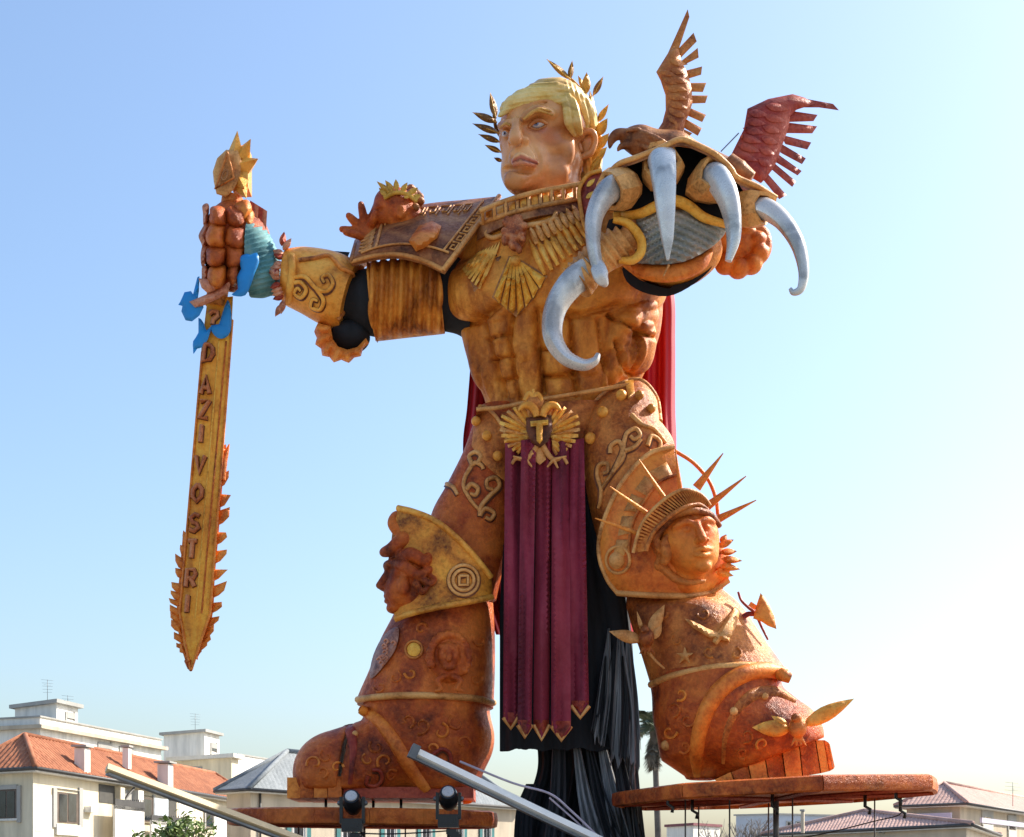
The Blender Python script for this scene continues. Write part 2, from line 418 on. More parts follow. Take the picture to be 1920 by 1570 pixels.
# ------------------------------------------------------------------ sculpting by signed distance
class Clay:
    def __init__(s): s.pr = []; s.lo = np.full(3, 1e9); s.hi = np.full(3, -1e9)
    def _b(s, c, r):
        c = np.array(c); s.lo = np.minimum(s.lo, c - r); s.hi = np.maximum(s.hi, c + r)
    def ell(s, u, v, d, ru, rv, rd, k=6, op='+', ang=0.0, yaw=0.0):
        """ellipsoid, radii in photo pixels at its depth; ang rolls it in the picture plane, yaw turns it about the vertical (degrees)"""
        sc = S(d); c = np.array(P(u, v, d)); r = np.array((ru, rd, rv)) * sc
        R = np.array(Matrix.Rotation(math.radians(yaw), 3, 'Z') @ Matrix.Rotation(math.radians(ang), 3, 'Y'))
        def f(p):
            q = (p - c) @ R
            k0 = np.linalg.norm(q / r, axis=1); k1 = np.linalg.norm(q / (r * r), axis=1) + 1e-9
            return np.where(k0 < 1e-4, -r.min(), k0 * (k0 - 1) / k1)
        s.pr.append((f, op, k * sc))
        if op == '+': s._b(c, r.max() + 0.05)
        return s
    def cap(s, a, b, ra, rb, k=6, op='+'):
        A, B = np.array(P(*a)), np.array(P(*b)); r1, r2 = ra * S(a[2]), rb * S(b[2])
        ba = B - A; L2 = (ba**2).sum() + 1e-9
        def f(p):
            t = np.clip(((p - A) @ ba) / L2, 0, 1)
            return np.linalg.norm(p - A - t[:, None] * ba, axis=1) - (r1 + (r2 - r1) * t)
        s.pr.append((f, op, k * S(a[2])))
        if op == '+': s._b(A, r1 + 0.05); s._b(B, r2 + 0.05)
        return s
    def chain(s, pts, radii, k=6, op='+', sub=4):
        pts = [tuple(p) for p in catmull(pts, sub)]
        rr = np.interp(np.linspace(0, 1, len(pts)), np.linspace(0, 1, len(radii)), radii)
        for i in range(len(pts) - 1): s.cap(pts[i], pts[i+1], rr[i], rr[i+1], k if i == 0 else max(k, 1), op)
        return s
    def plane(s, u, v, d, nrm, k=2):
        c = np.array(P(u, v, d)); n = np.array(Vector(nrm).normalized())
        s.pr.append((lambda p: -((p - c) @ n) * -1.0, '&', k * S(d))); return s
    def __call__(s, p):
        D = None
        for f, op, k in s.pr:
            x = f(p)
            if D is None: D = x; continue
            if op == '+':
                h = np.clip(k - np.abs(D - x), 0, None) / k; D = np.minimum(D, x) - h*h*k*0.25
            elif op == '-':
                x = -x; h = np.clip(k - np.abs(D - x), 0, None) / k; D = np.maximum(D, x) + h*h*k*0.25
            else:
                h = np.clip(k - np.abs(D - x), 0, None) / k; D = np.maximum(D, x) + h*h*k*0.25
        return D
    def front(s, u, v, default=-1.0):
        o = np.array((0, 0, CZ)); p = np.array(P(u, v, 0)); dr = p - o; dr /= np.linalg.norm(dr)
        t = 20.0
        for _ in range(160):
            h = float(s((o + dr * t)[None, :])[0])
            if h < 0.003: return float((o + dr * t)[1] - Y0)
            t += max(h * 0.7, 0.003)
            if t > 45: break
        return default
    def mesh(s, h):
        lo, hi = s.lo - 2*h, s.hi + 2*h
        B = 5
        nb = np.ceil((hi - lo) / (h * B)).astype(int); dims = nb * B
        ax = [lo[i] + h * B * (np.arange(nb[i]) + 0.5) - h * 0.5 for i in range(3)]
        g = np.stack(np.meshgrid(*ax, indexing='ij'), -1).reshape(-1, 3)
        cv = s(g).reshape(nb)
        vals = np.repeat(np.repeat(np.repeat(cv, B, 0), B, 1), B, 2)
        act = np.abs(cv) < h * B * 2.6
        act = np.repeat(np.repeat(np.repeat(act, B, 0), B, 1), B, 2)
        idx = np.argwhere(act)
        vals[act] = s(lo + idx * h)
        sg = vals < 0
        cor = [(0,0,0),(1,0,0),(0,1,0),(1,1,0),(0,0,1),(1,0,1),(0,1,1),(1,1,1)]
        sl = lambda a, c: a[c[0]:dims[0]-1+c[0], c[1]:dims[1]-1+c[1], c[2]:dims[2]-1+c[2]]
        cnt = sum(sl(sg, c).astype(np.int8) for c in cor)
        cells = np.argwhere((cnt > 0) & (cnt < 8))
        cvs = np.stack([vals[cells[:,0]+c[0], cells[:,1]+c[1], cells[:,2]+c[2]] for c in cor], 1)
        pos = np.zeros((len(cells), 3)); num = np.zeros(len(cells))
        for a, b in ((0,1),(2,3),(4,5),(6,7),(0,2),(1,3),(4,6),(5,7),(0,4),(1,5),(2,6),(3,7)):
            va, vb = cvs[:, a], cvs[:, b]; m = (va < 0) != (vb < 0)
            t = va[m] / (va[m] - vb[m]); ca, cb = np.array(cor[a]), np.array(cor[b])
            pos[m] += ca + (cb - ca) * t[:, None]; num[m] += 1
        V = lo + h * (cells + pos / num[:, None])
        im = -np.ones(dims, int); im[cells[:,0], cells[:,1], cells[:,2]] = np.arange(len(cells))
        F = []
        for a in range(3):
            b, c = (a+1) % 3, (a+2) % 3
            s0 = [slice(None)]*3; s1 = [slice(None)]*3; s0[a] = slice(0, -1); s1[a] = slice(1, None)
            e0, e1 = sg[tuple(s0)], sg[tuple(s1)]
            for flip, mk_ in ((False, e0 & ~e1), (True, ~e0 & e1)):
                e = np.argwhere(mk_); e = e[(e[:, b] > 0) & (e[:, c] > 0)]
                q = []
                for db, dc in ((-1,-1),(0,-1),(0,0),(-1,0)):
                    x = e.copy(); x[:, b] += db; x[:, c] += dc; q.append(im[x[:,0], x[:,1], x[:,2]])
                q = np.stack(q, 1); q = q[(q >= 0).all(1)]
                F.append(q[:, ::-1] if flip else q)
        F = np.concatenate(F)
        return V, F
    def build(s, name, mat, parent, h=0.035, disp=None, tint=None):
        V, F = s.mesh(h)
        if disp is not None: V = displace(V, F, disp)
        t = None
        if tint is not None:
            u = CX + V[:, 0] / V[:, 1] * FPX; v = HY - (V[:, 2] - CZ) / V[:, 1] * FPX
            t = tint(u, v)
        return mk(name, V, F, mat, parent, tint=t)
# =================================================================== the giant figure
G = thing('giant_figure', P(1000, 1510, -0.5), 'giant painted papier-mache warrior figure with blond hair in bronze armour', 'statue')

# ---------------------------------------------------------------- torso
tb = [(905, 545, 62, 58, .22), (870, 560, 30, 50, .10),                 # left pectoral
      (1090, 520, 95, 70, .20), (1180, 520, 75, 60, .16),               # right pectoral
      (934, 620, 22, 24, .10), (945, 655, 22, 22, .10), (955, 693, 20, 24, .10), (962, 728, 18, 18, .07),
      (982, 630, 22, 45, .10), (990, 700, 22, 48, .10),
      (1045, 628, 26, 30, .11), (1048, 680, 24, 26, .11), (1050, 726, 24, 20, .09),
      (1100, 640, 30, 60, .10), (1110, 715, 32, 34, .10),
      (885, 670, 14, 60, .08, -14), (905, 700, 12, 60, .08, -14), (925, 720, 11, 50, .07, -14),
      (1192, 596, 40, 24, .13, -20), (1165, 620, 20, 45, .16, 25), (1203, 652, 20, 46, .17, 12), (1178, 672, 16, 40, .11, 18), (1150, 690, 16, 40, .12, 20)]
tg = [([(964, 585), (958, 640), (975, 745)], 4.5, .09), ([(1005, 582), (1010, 650), (1020, 735)], 4.5, .09),
      ([(908, 590), (922, 650), (950, 740)], 4.5, .09), ([(1072, 590), (1072, 650), (1082, 740)], 4.5, .09),
      ([(912, 637), (932, 634), (958, 626)], 3.5, .07), ([(920, 676), (945, 672), (962, 668)], 3.5, .07), ([(936, 714), (952, 714), (970, 708)], 3.5, .07),
      ([(1012, 655), (1045, 656), (1072, 650)], 3.5, .08), ([(1018, 706), (1050, 706), (1078, 698)], 3.5, .08),
      ([(852, 585), (872, 606), (905, 600), (940, 575)], 6, .10), ([(1020, 580), (1080, 592), (1150, 575)], 6, .09),
      ([(1120, 600), (1128, 660), (1140, 720)], 5, .08), ([(1140, 590), (1185, 622), (1222, 632)], 4, .10), ([(1150, 640), (1165, 690), (1190, 706)], 4, .10),
      ([(1190, 625), (1188, 660), (1180, 700)], 3.5, .10)]
torso = barrel('torso', [(930, 432, 1170, 426, -.1, .45), (872, 444, 1245, 440, 0, .55), (849, 480, 1258, 480, 0, .62), (849, 560, 1244, 560, 0, .62), (857, 600, 1241, 600, 0, .6),
                         (871, 640, 1233, 640, 0, .58), (889, 700, 1208, 700, 0, .58), (911, 750, 1180, 750, 0, .58), (905, 800, 1190, 800, 0, .55)],
               BRT, G, nr=150, nt=260, disp=relief([(b[0], b[1], b[2], b[3], b[4]*1.15) + tuple(b[5:]) for b in tb], [(p, w_*.95, d_*1.7) for p, w_, d_ in tg]))
T_ = dep([torso], 0.0, -1.2)

# chest eagle in relief
slab('wing_ground', [(938, 446), (900, 462), (872, 530), (890, 548), (930, 500), (945, 470)], dep([torso], .0, -1.2), DKB, torso, .06, 9)
slab('wing_ground', [(988, 448), (1040, 418), (1090, 392), (1098, 430), (1088, 470), (1050, 510), (1018, 510)], dep([torso], .0, -1.2), DKB, torso, .06, 9)
slab('wing_ground', [(954, 480), (982, 490), (1027, 518), (1000, 562), (968, 595), (922, 558)], dep([torso], .02, -1.2), DKB, torso, .06, 9)
for k in range(7):                                                   # left wing
    a = (938 - k * 6.0, 452 + k * 3.0); L = 98 - k * 8.0; an = math.radians(114 + k * 3.2)
    t = (a[0] + L * math.cos(an), a[1] + L * math.sin(an))
    slab('chest_feather', leaf_outline(a, t, 5.5, tipw=2.2), dep([torso], .05, -1.2), GOLD, torso, .1, 5, .06, 4)
for k in range(8):                                                   # right wing, two tiers
    a = (992 + k * 11.6, 448 - k * 6.2); an = math.radians(66 - k * 1.5); L = 74 - k * 2.5
    t = (a[0] + L * math.cos(an), a[1] + L * math.sin(an))
    slab('chest_feather', leaf_outline(a, t, 9, tipw=3.6), dep([torso], .05, -1.2), GOLD, torso, .1, 5, .06, 5)
for k in range(8):
    a = (994 + k * 11.2, 426 - k * 6.0); an = math.radians(68 - k * 1.0); L = 34
    t = (a[0] + L * math.cos(an), a[1] + L * math.sin(an))
    slab('chest_feather', leaf_outline(a, t, 8.5, tipw=3.2), dep([torso], .09, -1.2), TAN, torso, .1, 5, .06, 5)
tip = [(925, 556), (938, 570), (952, 581), (968, 591), (984, 576), (998, 560), (1011, 541), (1024, 520)]
for k in range(7):                                                   # pleated tail
    a0 = (956 + k * 3.4, 482 + 1.5 * k); a1 = (956 + (k + 1) * 3.4, 482 + 1.5 * (k + 1)); b0, b1 = tip[k], tip[k + 1]
    q = lambda p, f: (p[0] + f[0], p[1] + f[1])
    slab('tail_feather', [a0, a1, (b1[0] - 1.6, b1[1]), (b0[0] + 1.6, b0[1])], dep([torso], .06, -1.2), GOLDY, torso, .1, 6, .09, 7)
eb = Clay()
for i in range(46):
    u, v = 967 + random.uniform(-23, 23), 436 + random.uniform(-32, 34)
    if ((u - 967) / 24)**2 + ((v - 436) / 36)**2 > 1: continue
    eb.ell(u, v, T_(u, v) - .24, 6, 6, 8, k=1)
eb.ell(967, 438, T_(967, 438) - .12, 20, 34, 14, k=2)
eb.build('chest_boss', paint('boss_red', (.16, .04, .02), (.40, .13, .04), (.62, .34, .15), scale=6), torso, .025)
rivet('chest_stud', 966, 489, 10, dep([torso], .16, -1.3), GOLD, torso)
pxtube('chest_bracket', [(918, 430), (912, 440), (925, 446), (950, 438)], 4.5, TAN, torso, dep([torso], .05, -1.2))
pxtube('chest_bracket', [(985, 424), (1020, 418), (1036, 412), (1042, 400), (1034, 396), (1000, 402), (985, 405)], 5, TAN, torso, dep([torso], .05, -1.2))

# ---------------------------------------------------------------- collar
col = barrel('collar', [(892, 424, 1104, 378, -.45, .74), (888, 440, 1108, 392, -.45, .76), (884, 456, 1110, 406, -.45, .76), (880, 476, 1112, 424, -.42, .78)], DKB, G, nr=16, nt=90)
pxtube('collar_rim', [(899, 396), (950, 376), (1000, 362), (1050, 352), (1092, 345)], 4.5, TAN, col, dep([col], .02, -1.4))
pxtube('collar_rim', [(896, 421), (950, 402), (1000, 389), (1050, 379), (1092, 372)], 4.5, TAN, col, dep([col], .02, -1.4))
for k in range(9):
    u = 905 + k * 21.5; f = dep([col], .03, -1.4); v = np.interp(u, [899, 950, 1000, 1050, 1100], [396, 376, 362, 352, 344])
    pxtube('collar_post', [(u, v + 1), (u + 1, v + 26)], 3.2, TAN, col, f, spl=False)
    if k < 8:
        slab('collar_panel', [(u + 5, v + 4), (u + 17, v + 0), (u + 18, v + 18), (u + 6, v + 22)], dep([col], .02, -1.4), BRT, col, .06, 8, .05, 6)
nk = slab('collar_leaf_panel', [(1092, 336), (1106, 326), (1128, 320), (1132, 345), (1126, 400), (1122, 448), (1108, 440), (1098, 425), (1086, 370)], -1.6, RED, col, .15, 12, .08, 10)
pxtube('collar_rim', [(1128, 320), (1104, 328), (1088, 350), (1086, 372), (1096, 424), (1110, 444), (1122, 448)], 4, GOLD, col, -1.66)
for a, b in (((1100, 350), (1116, 335)), ((1098, 372), (1118, 358)), ((1102, 395), (1120, 380)), ((1106, 418), (1121, 404)), ((1110, 436), (1121, 424))):
    slab('gold_leaf', leaf_outline(a, b, 9), dep([nk], .02, -1.7), GOLDY, col, .05, 6, .03, 4)

# ---------------------------------------------------------------- left shoulder plate (saddle shaped sheet)
def saddle(s, t):
    """s along the arm (0 outer .. 1 neck), t from rear (0) over the top to the lower front edge (1)"""
    top = catmull([(668, 452), (720, 408), (790, 384), (880, 374), (936, 368)], 10)
    low = catmull([(657, 491), (700, 480), (745, 477), (790, 487), (831, 506)], 10)
    i = s * (len(top) - 1); a = int(min(i, len(top) - 2)); fr = i - a
    T = top[a] * (1 - fr) + top[a + 1] * fr; L = low[a] * (1 - fr) + low[a + 1] * fr
    bow = 4 * t * (1 - t)
    u = T[0] + (L[0] - T[0]) * t; v = T[1] + (L[1] - T[1]) * t - bow * 0
    dpt = .25 - 1.45 * math.sin(min(1, t) * math.pi / 2) - .18 * bow - .2 * s
    if t < 0: u, v, dpt = T[0], T[1] - t * 60, .25 - t * 1.6
    return P(u, v, dpt)
V, F = [], []
ns, ts = 40, [-.9, -.6, -.3] + [i / 24 for i in range(25)]
for i in range(ns + 1):
    for t in ts: V.append(saddle(i / ns, t))
m = len(ts)
for i in range(ns):
    for j in range(m - 1): F.append((i*m + j, i*m + j + 1, (i+1)*m + j + 1, (i+1)*m + j))
nV = len(V); V2 = [v + Vector((.02, .11, -.05)) for v in V]
F2 = F + [tuple(x + nV for x in f[::-1]) for f in F]
rim = [i*m for i in range(ns + 1)] + [ns*m + j for j in range(1, m)] + [i*m + m - 1 for i in range(ns - 1, -1, -1)] + [j for j in range(m - 2, 0, -1)]
F2 += [(rim[k], rim[(k+1) % len(rim)], rim[(k+1) % len(rim)] + nV, rim[k] + nV) for k in range(len(rim))]
paul = mk('shoulder_plate', V + V2, F2, DKB, G, sharp=50)
dp_ = dep([paul], .015, -1.2)
tube('plate_rim', [saddle(i / 30, 1.0) for i in range(31)], .045, TAN, paul)
tube('plate_rim', [saddle(1.0, i / 20) for i in range(21)], .05, TAN, paul)
tube('plate_rim', [saddle(0.0, i / 12) for i in range(13)], .04, DKB, paul)
tube('plate_inner_line', [saddle(.1 + i / 30 * .84, .80) + Vector((0, -.03, 0)) for i in range(31)], .022, TAN, paul)
tube('plate_inner_line', [saddle(.25, .05 + i / 20 * .75) + Vector((0, -.03, .0)) for i in range(21)], .028, TAN, paul)
tube('plate_inner_line', [saddle(.88, .05 + i / 20 * .75) + Vector((0, -.03, .0)) for i in range(21)], .024, TAN, paul)
for k in range(8):                                                  # meander along the top and inner edge
    for (s0, ds, t0, dt) in ((.28 + k * .068, .05, .10, .15),):
        q = [(s0, t0 + dt), (s0, t0), (s0 + ds, t0), (s0 + ds, t0 + dt * .7), (s0 + ds * .5, t0 + dt * .7), (s0 + ds * .5, t0 + dt * .35)]
        tube('meander', [saddle(a, b) + Vector((0, -.03, .0)) for a, b in q], .018, TAN, paul, n=6)
for k in range(5):
    t0 = .16 + k * .125; s0, ds, dt = .90, .07, .09
    q = [(s0, t0), (s0 + ds, t0), (s0 + ds, t0 + dt), (s0 + ds * .3, t0 + dt), (s0 + ds * .3, t0 + dt * .45), (s0 + ds * .65, t0 + dt * .45)]
    tube('meander', [saddle(a, b) + Vector((0, -.03, .0)) for a, b in q], .02, TAN, paul, n=6)
for k in range(5):
    t0 = .2 + k * .125; s0 = .07
    q = [(s0, t0), (s0 + .07, t0 + .05), (s0 + .13, t0 + .01), (s0 + .10, t0 + .10), (s0 + .03, t0 + .08)]
    tube('plate_scroll', [saddle(a, b) + Vector((0, -.03, .0)) for a, b in catmull(q, 4)], .02, TAN, paul, n=6)
slab('plate_badge', [(766, 452), (785, 424), (810, 414), (828, 424), (820, 446), (798, 464), (780, 472)], dep([paul], .08, -1.2), ORN, paul, .16, 8, .16, 12)

# ---------------------------------------------------------------- sword arm
armb = barrel('upper_arm_padding', [(640, 600, 660, 520, -.3, 1), (700, 628, 690, 508, -.25, 1), (780, 616, 770, 506, -.2, .9), (850, 622, 835, 490, -.1, .85), (880, 640, 900, 470, 0, .9)], BLK, G, nr=30, nt=40)
rb = lambda u, v: .06 * np.sign(np.sin((u + (v - 560) * .04) / 2.9)) * np.abs(np.sin((u + (v - 560) * .04) / 2.9))**.6
barrel('upper_arm_band', [(703, 634, 690, 497, -.25, 1.02), (708, 635, 697, 494, -.25, 1.05), (760, 629, 752, 488, -.22, 1.05), (826, 622, 812, 484, -.2, 1.05), (834, 620, 822, 486, -.2, 1.02)], BRT, G, nr=120, nt=64, disp=rb)
fore = barrel('forearm_guard', [(529, 567, 539, 472, -.45, 1), (538, 572, 548, 470, -.45, 1.02), (562, 584, 575, 468, -.42, 1), (590, 600, 618, 474, -.4, 1), (618, 613, 650, 484, -.38, 1), (637, 619, 676, 500, -.36, 1)], GOLD, G, nr=50, nt=64)
slab('elbow_fin', [(612, 470), (656, 473), (648, 492), (634, 487)], -.5, BLK, fore, .25, 8)
fa = dep([fore], .03, -1.1)
pxtube('guard_rim', [(676, 502), (674, 540), (660, 585), (640, 617)], 7, ORN, fore, dep([fore], .0, -.8))
pxtube('guard_rim', [(560, 488), (590, 484), (618, 480), (640, 502), (662, 516), (660, 560), (634, 600)], 4, BR, fore, fa)
pxtube('guard_rim', [(546, 480), (548, 510), (540, 566)], 8, GOLD, fore, dep([fore], .02, -1))
for sc in ([(552, 520), (572, 520), (592, 540), (612, 546), (624, 532), (616, 516), (604, 520), (608, 530)],
           [(592, 540), (606, 562), (600, 580), (584, 576), (586, 562), (596, 564)],
           [(552, 530), (564, 530), (574, 544), (564, 558), (552, 550), (558, 540), (564, 546)]):
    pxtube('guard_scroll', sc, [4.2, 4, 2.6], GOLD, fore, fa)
elb = slab('elbow_cop', catmull([(596, 606), (589, 622), (594, 634), (591, 646), (602, 654), (604, 667), (618, 670), (626, 680), (640, 675), (654, 681), (664, 671), (677, 668), (680, 655), (692, 644)], 2) + [(686, 634), (670, 651), (651, 656), (634, 650), (624, 636), (620, 612)], lambda u, v: -.86 + .0025 * abs(u - 640), ORN, G, .75, 6, .17, 16, ripple=lambda u, v: .05 * math.sin(math.atan2(v - 620, u - 648) * 14))
cl_ = Clay(); cl_.ell(656, 632, -.22, 38, 30, 36, k=2); cl_.build('elbow_lining', BLK, elb, .04)
# wrist and glove
wl = lambda u, v: .018 * np.sin((v + (u - 490) * .25) / 1.5)
barrel('wrist_wrap', [(468, 555, 470, 412, -.6, .8), (490, 556, 488, 424, -.58, .82), (508, 552, 505, 440, -.55, .84), (522, 556, 518, 466, -.5, .9)], CYAN, G, nr=40, nt=120, disp=wl)
for k in range(15):
    a = k / 14; b = (528 + 4 * math.sin(a * 9), 462 + a * 108); L = (22 if 1 < k < 13 else 28)
    an = math.radians(-60 + a * 120 + (8 if k % 2 else -10)) if k in (0, 1, 13, 14) else math.radians(180 + random.uniform(-35, 35))
    if k < 2: an = math.radians(-55 - 25 * (1 - k))
    if k > 12: an = math.radians(100 + 20 * (k - 13))
    t = (b[0] + L * math.cos(an), b[1] + L * math.sin(an))
    slab('cuff_leaf', leaf_outline(b, t, 13), -1.02 + .35 * abs(a - .5), PINK if k % 3 else RED, fore, .1, 6, .06, 5)

# fist
hand = Clay()
hand.ell(436, 462, -.55, 56, 84, 55, k=8); hand.ell(470, 470, -.5, 40, 70, 55, k=8)
fist = hand.build('fist', COP, G, .04)
rows = [(386, 424), (420, 464), (460, 500), (496, 536)]
for r, (v0, v1) in enumerate(rows):
    sh = [0, -3, -4, -1][r]
    for (u0, u1, bu, dd, mt) in ((378, 394, .12, -1.0, PINK), (391, 428, .24, -1.2, ORN if r % 2 else COP), (425, [462, 468, 464, 452][r], .22, -1.12, COP), ([458, 464, 460, 448][r], [478, 492, 484, 462][r], .14, -.98, ORN)):
        h = v1 - v0; c = [(u0 + 4, v0 + 3), ((u0 + u1) / 2, v0), (u1 - 3, v0 + 4), (u1, v0 + h * .5), (u1 - 4, v1 - 3), ((u0 + u1) / 2, v1), (u0 + 3, v1 - 4), (u0, v0 + h * .5)]
        rj = random.Random(r * 7 + int(u0)); c = [(a + rj.uniform(-3, 3), b + rj.uniform(-2.5, 2.5) + (a - 420) * .06 * (1.5 - r)) for a, b in c]; c[5] = (c[5][0], c[5][1] + 4)
        slab('finger_plate', [(a + sh, b) for a, b in catmull(c, 3, True)], lambda u, v, dd=dd, uu=u0: dd + .004 * (u - uu), mt, fist, .5, 6, bu * 1.15, 18)
slab('thumb_plate', catmull([(440, 384), (462, 374), (472, 388), (470, 404), (458, 416), (446, 404)], 3, True), -1.0, ORN, fist, .5, 7, .2, 14)
for k in range(4):
    u = 472 + k * 8; slab('thumb_band', [(u - 3, 376 + k * 5), (u + 5, 381 + k * 5), (u + 3, 415 + k * 5), (u - 6, 414 + k * 4)], -.92 + .06 * k, RED if k % 2 == 0 else PINK, fist, .5, 8, .09, 6)

# ---------------------------------------------------------------- belt, hips and legs
belt = barrel('belt', [(898, 802, 1168, 768, -.2, .68), (897, 816, 1172, 784, -.2, .70), (898, 842, 1172, 824, -.2, .70), (902, 880, 1165, 880, -.2, .66), (905, 920, 1150, 920, -.1, .6)], BR, G, nr=24, nt=80)
pxtube('belt_rim', [(893, 768), (940, 764), (1000, 752), (1060, 742), (1120, 732), (1180, 722)], 4, TAN, belt, dep([belt], .01, -1.2))

lth = barrel('thigh', [(900, 764, 960, 758, -.5, .9), (886, 800, 968, 800, -.5, 1.1), (868, 850, 975, 852, -.45, 1.1), (838, 910, 975, 915, -.4, .95), (808, 968, 968, 975, -.3, .88), (795, 1050, 945, 1060, -.35, .85), (775, 1120, 930, 1125, -.35, .85)], COP, G, nr=60, nt=80)
lt = dep([lth], .02, -1)
slab('hip_plate', [(896, 760), (914, 766), (936, 790), (950, 822), (953, 860), (950, 905), (930, 890), (905, 868), (884, 836), (888, 800)], dep([lth, belt], .05, -1.1), BR, lth, .1, 12)
pxtube('hip_rim', [(897, 762), (914, 766), (936, 790), (950, 822), (953, 860), (950, 905)], 3.6, TAN, lth, dep([lth, belt], .09, -1.1))
for u, v in ((893, 790), (913, 817), (933, 855)): rivet('rivet', u, v, 9.5, dep([lth, belt], .1, -1.1), GOLD, lth)
for sc in ([(894, 872), (902, 856), (892, 848), (880, 856), (884, 872), (872, 895), (870, 915), (884, 940), (898, 956)],
           [(900, 968), (902, 950), (918, 930), (936, 912), (930, 896), (914, 900), (914, 914), (924, 918)],
           [(874, 918), (884, 908), (896, 916), (892, 928), (882, 926)],
           [(899, 966), (910, 954), (926, 962), (920, 974), (910, 970)],
           [(838, 908), (850, 914), (858, 928)], [(884, 872), (894, 868), (904, 874), (906, 880)]):
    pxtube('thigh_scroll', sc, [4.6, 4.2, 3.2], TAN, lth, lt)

rth = barrel('thigh', [(1150, 727, 1212, 718, -.85, .7), (1120, 756, 1230, 746, -.9, .85), (1098, 800, 1238, 790, -.95, .9), (1089, 845, 1263, 832, -.95, .92), (1096, 900, 1272, 895, -.95, .95), (1112, 980, 1300, 980, -.9, .95), (1135, 1050, 1340, 1050, -1.0, .95), (1155, 1110, 1355, 1105, -1.0, .9)], BR, G, nr=70, nt=84)
rt = dep([rth], .02, -1.4)
pxtube('hip_rim', [(1238, 790), (1230, 745), (1200, 713), (1160, 722), (1120, 750), (1097, 795), (1089, 845), (1098, 900)], 4.5, TAN, rth, dep([rth], -.02, -.9))
for u, v, r in ((1130, 773, 11), (1165, 741, 10.5), (1199, 741, 9), (1221, 766, 9), (1107, 822, 11)): rivet('rivet', u, v, r, dep([rth], .06, -1.2), GOLD, rth)
slab('hip_tab', [(1172, 714), (1188, 712), (1190, 738), (1178, 748)], dep([rth], .06, -1.1), GOLD, rth, .06, 8, .04, 5)
for sc in ([(1144, 850), (1146, 836), (1160, 828), (1168, 842), (1168, 860), (1150, 885), (1136, 905), (1128, 918)],
           [(1150, 885), (1166, 850), (1170, 830), (1176, 812), (1192, 804), (1200, 816), (1190, 824), (1182, 818)],
           [(1128, 918), (1120, 890), (1124, 872), (1138, 870), (1140, 884), (1132, 888)],
           [(1128, 918), (1126, 940), (1122, 952)], [(1172, 846), (1190, 838), (1202, 824)],
           [(1184, 778), (1204, 796), (1226, 804), (1248, 830)], [(1214, 836), (1222, 818), (1238, 830), (1232, 848), (1218, 846)]):
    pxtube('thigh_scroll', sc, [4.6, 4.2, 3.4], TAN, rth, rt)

# belt emblem: two-headed eagle with a letter plaque
em = bpy.data.objects.new('belt_emblem', None); COL.objects.link(em); em.parent = G
bf = dep([belt, lth, rth], .1, -1.35)
ed = -1.62
for sgn in (-1, 1):
    for k in range(13):
        an = math.radians(-80 + k * 12); L = 68 - abs(k - 4) * 3.2
        a = (1012 + sgn * (14 + 2 * k * .4), 800 + k * 2.6); t = (1012 + sgn * (14 + L * math.cos(an) * 1.0), 800 + k * 2.0 + L * math.sin(an) * .78)
        slab('emblem_feather', leaf_outline(a, t, 6.5, tipw=3.0), ed - .015 * (k % 3), GOLD if k % 3 else TAN, em, .09, 5, .05, 4)
    pxtube('emblem_neck', [(1012 + sgn * 5, 782), (1012 + sgn * 9, 770), (1012 + sgn * 18, 761), (1012 + sgn * 30, 761), (1012 + sgn * 40, 770)], [7, 7.5, 7.5, 6, 2], GOLD, em, ed - .12)
    pxtube('emblem_leg', [(1012 + sgn * 3, 832), (1012 + sgn * 14, 850), (1012 + sgn * 26, 862), (1012 + sgn * 44, 860), (1012 + sgn * 52, 870)], [6, 5, 4, 3], TAN, em, ed - .05)
    for q in ((14, 876), (34, 878), (50, 856)):
        pxtube('emblem_claw', [(1012 + sgn * 26, 862), (1012 + sgn * q[0], q[1])], [3.5, 1.8], TAN, em, ed - .08, spl=False)
slab('emblem_plaque', [(986, 783), (1034, 779), (1036, 806), (1028, 828), (1012, 840), (996, 830), (987, 808)], ed - .13, OUTL, em, .18, 8, .05, 8)
slab('emblem_letter', [(994, 790), (1028, 787), (1028, 797), (1018, 798), (1017, 826), (1012, 833), (1006, 827), (1005, 799), (995, 800)], ed - .26, GOLDY, em, .12, 5, .04, 4)
slab('emblem_tail', [(1006, 830), (1018, 830), (1024, 862), (1012, 872), (1000, 862)], ed - .03, TAN, em, .09, 7, .04, 5)
pxtube('emblem_crown', [(984, 752), (992, 738), (1000, 746), (1008, 740), (1014, 752), (1000, 758), (986, 756)], 5, GOLD, em, ed + .05)
pxtube('emblem_crown', [(1000, 746), (1000, 730)], [4, 2], GOLD, em, ed + .05, spl=False)
slab('emblem_crown', [(982, 752), (992, 742), (1010, 742), (1020, 752), (1014, 768), (990, 768)], ed + .03, BR, em, .12, 8, .06, 8)

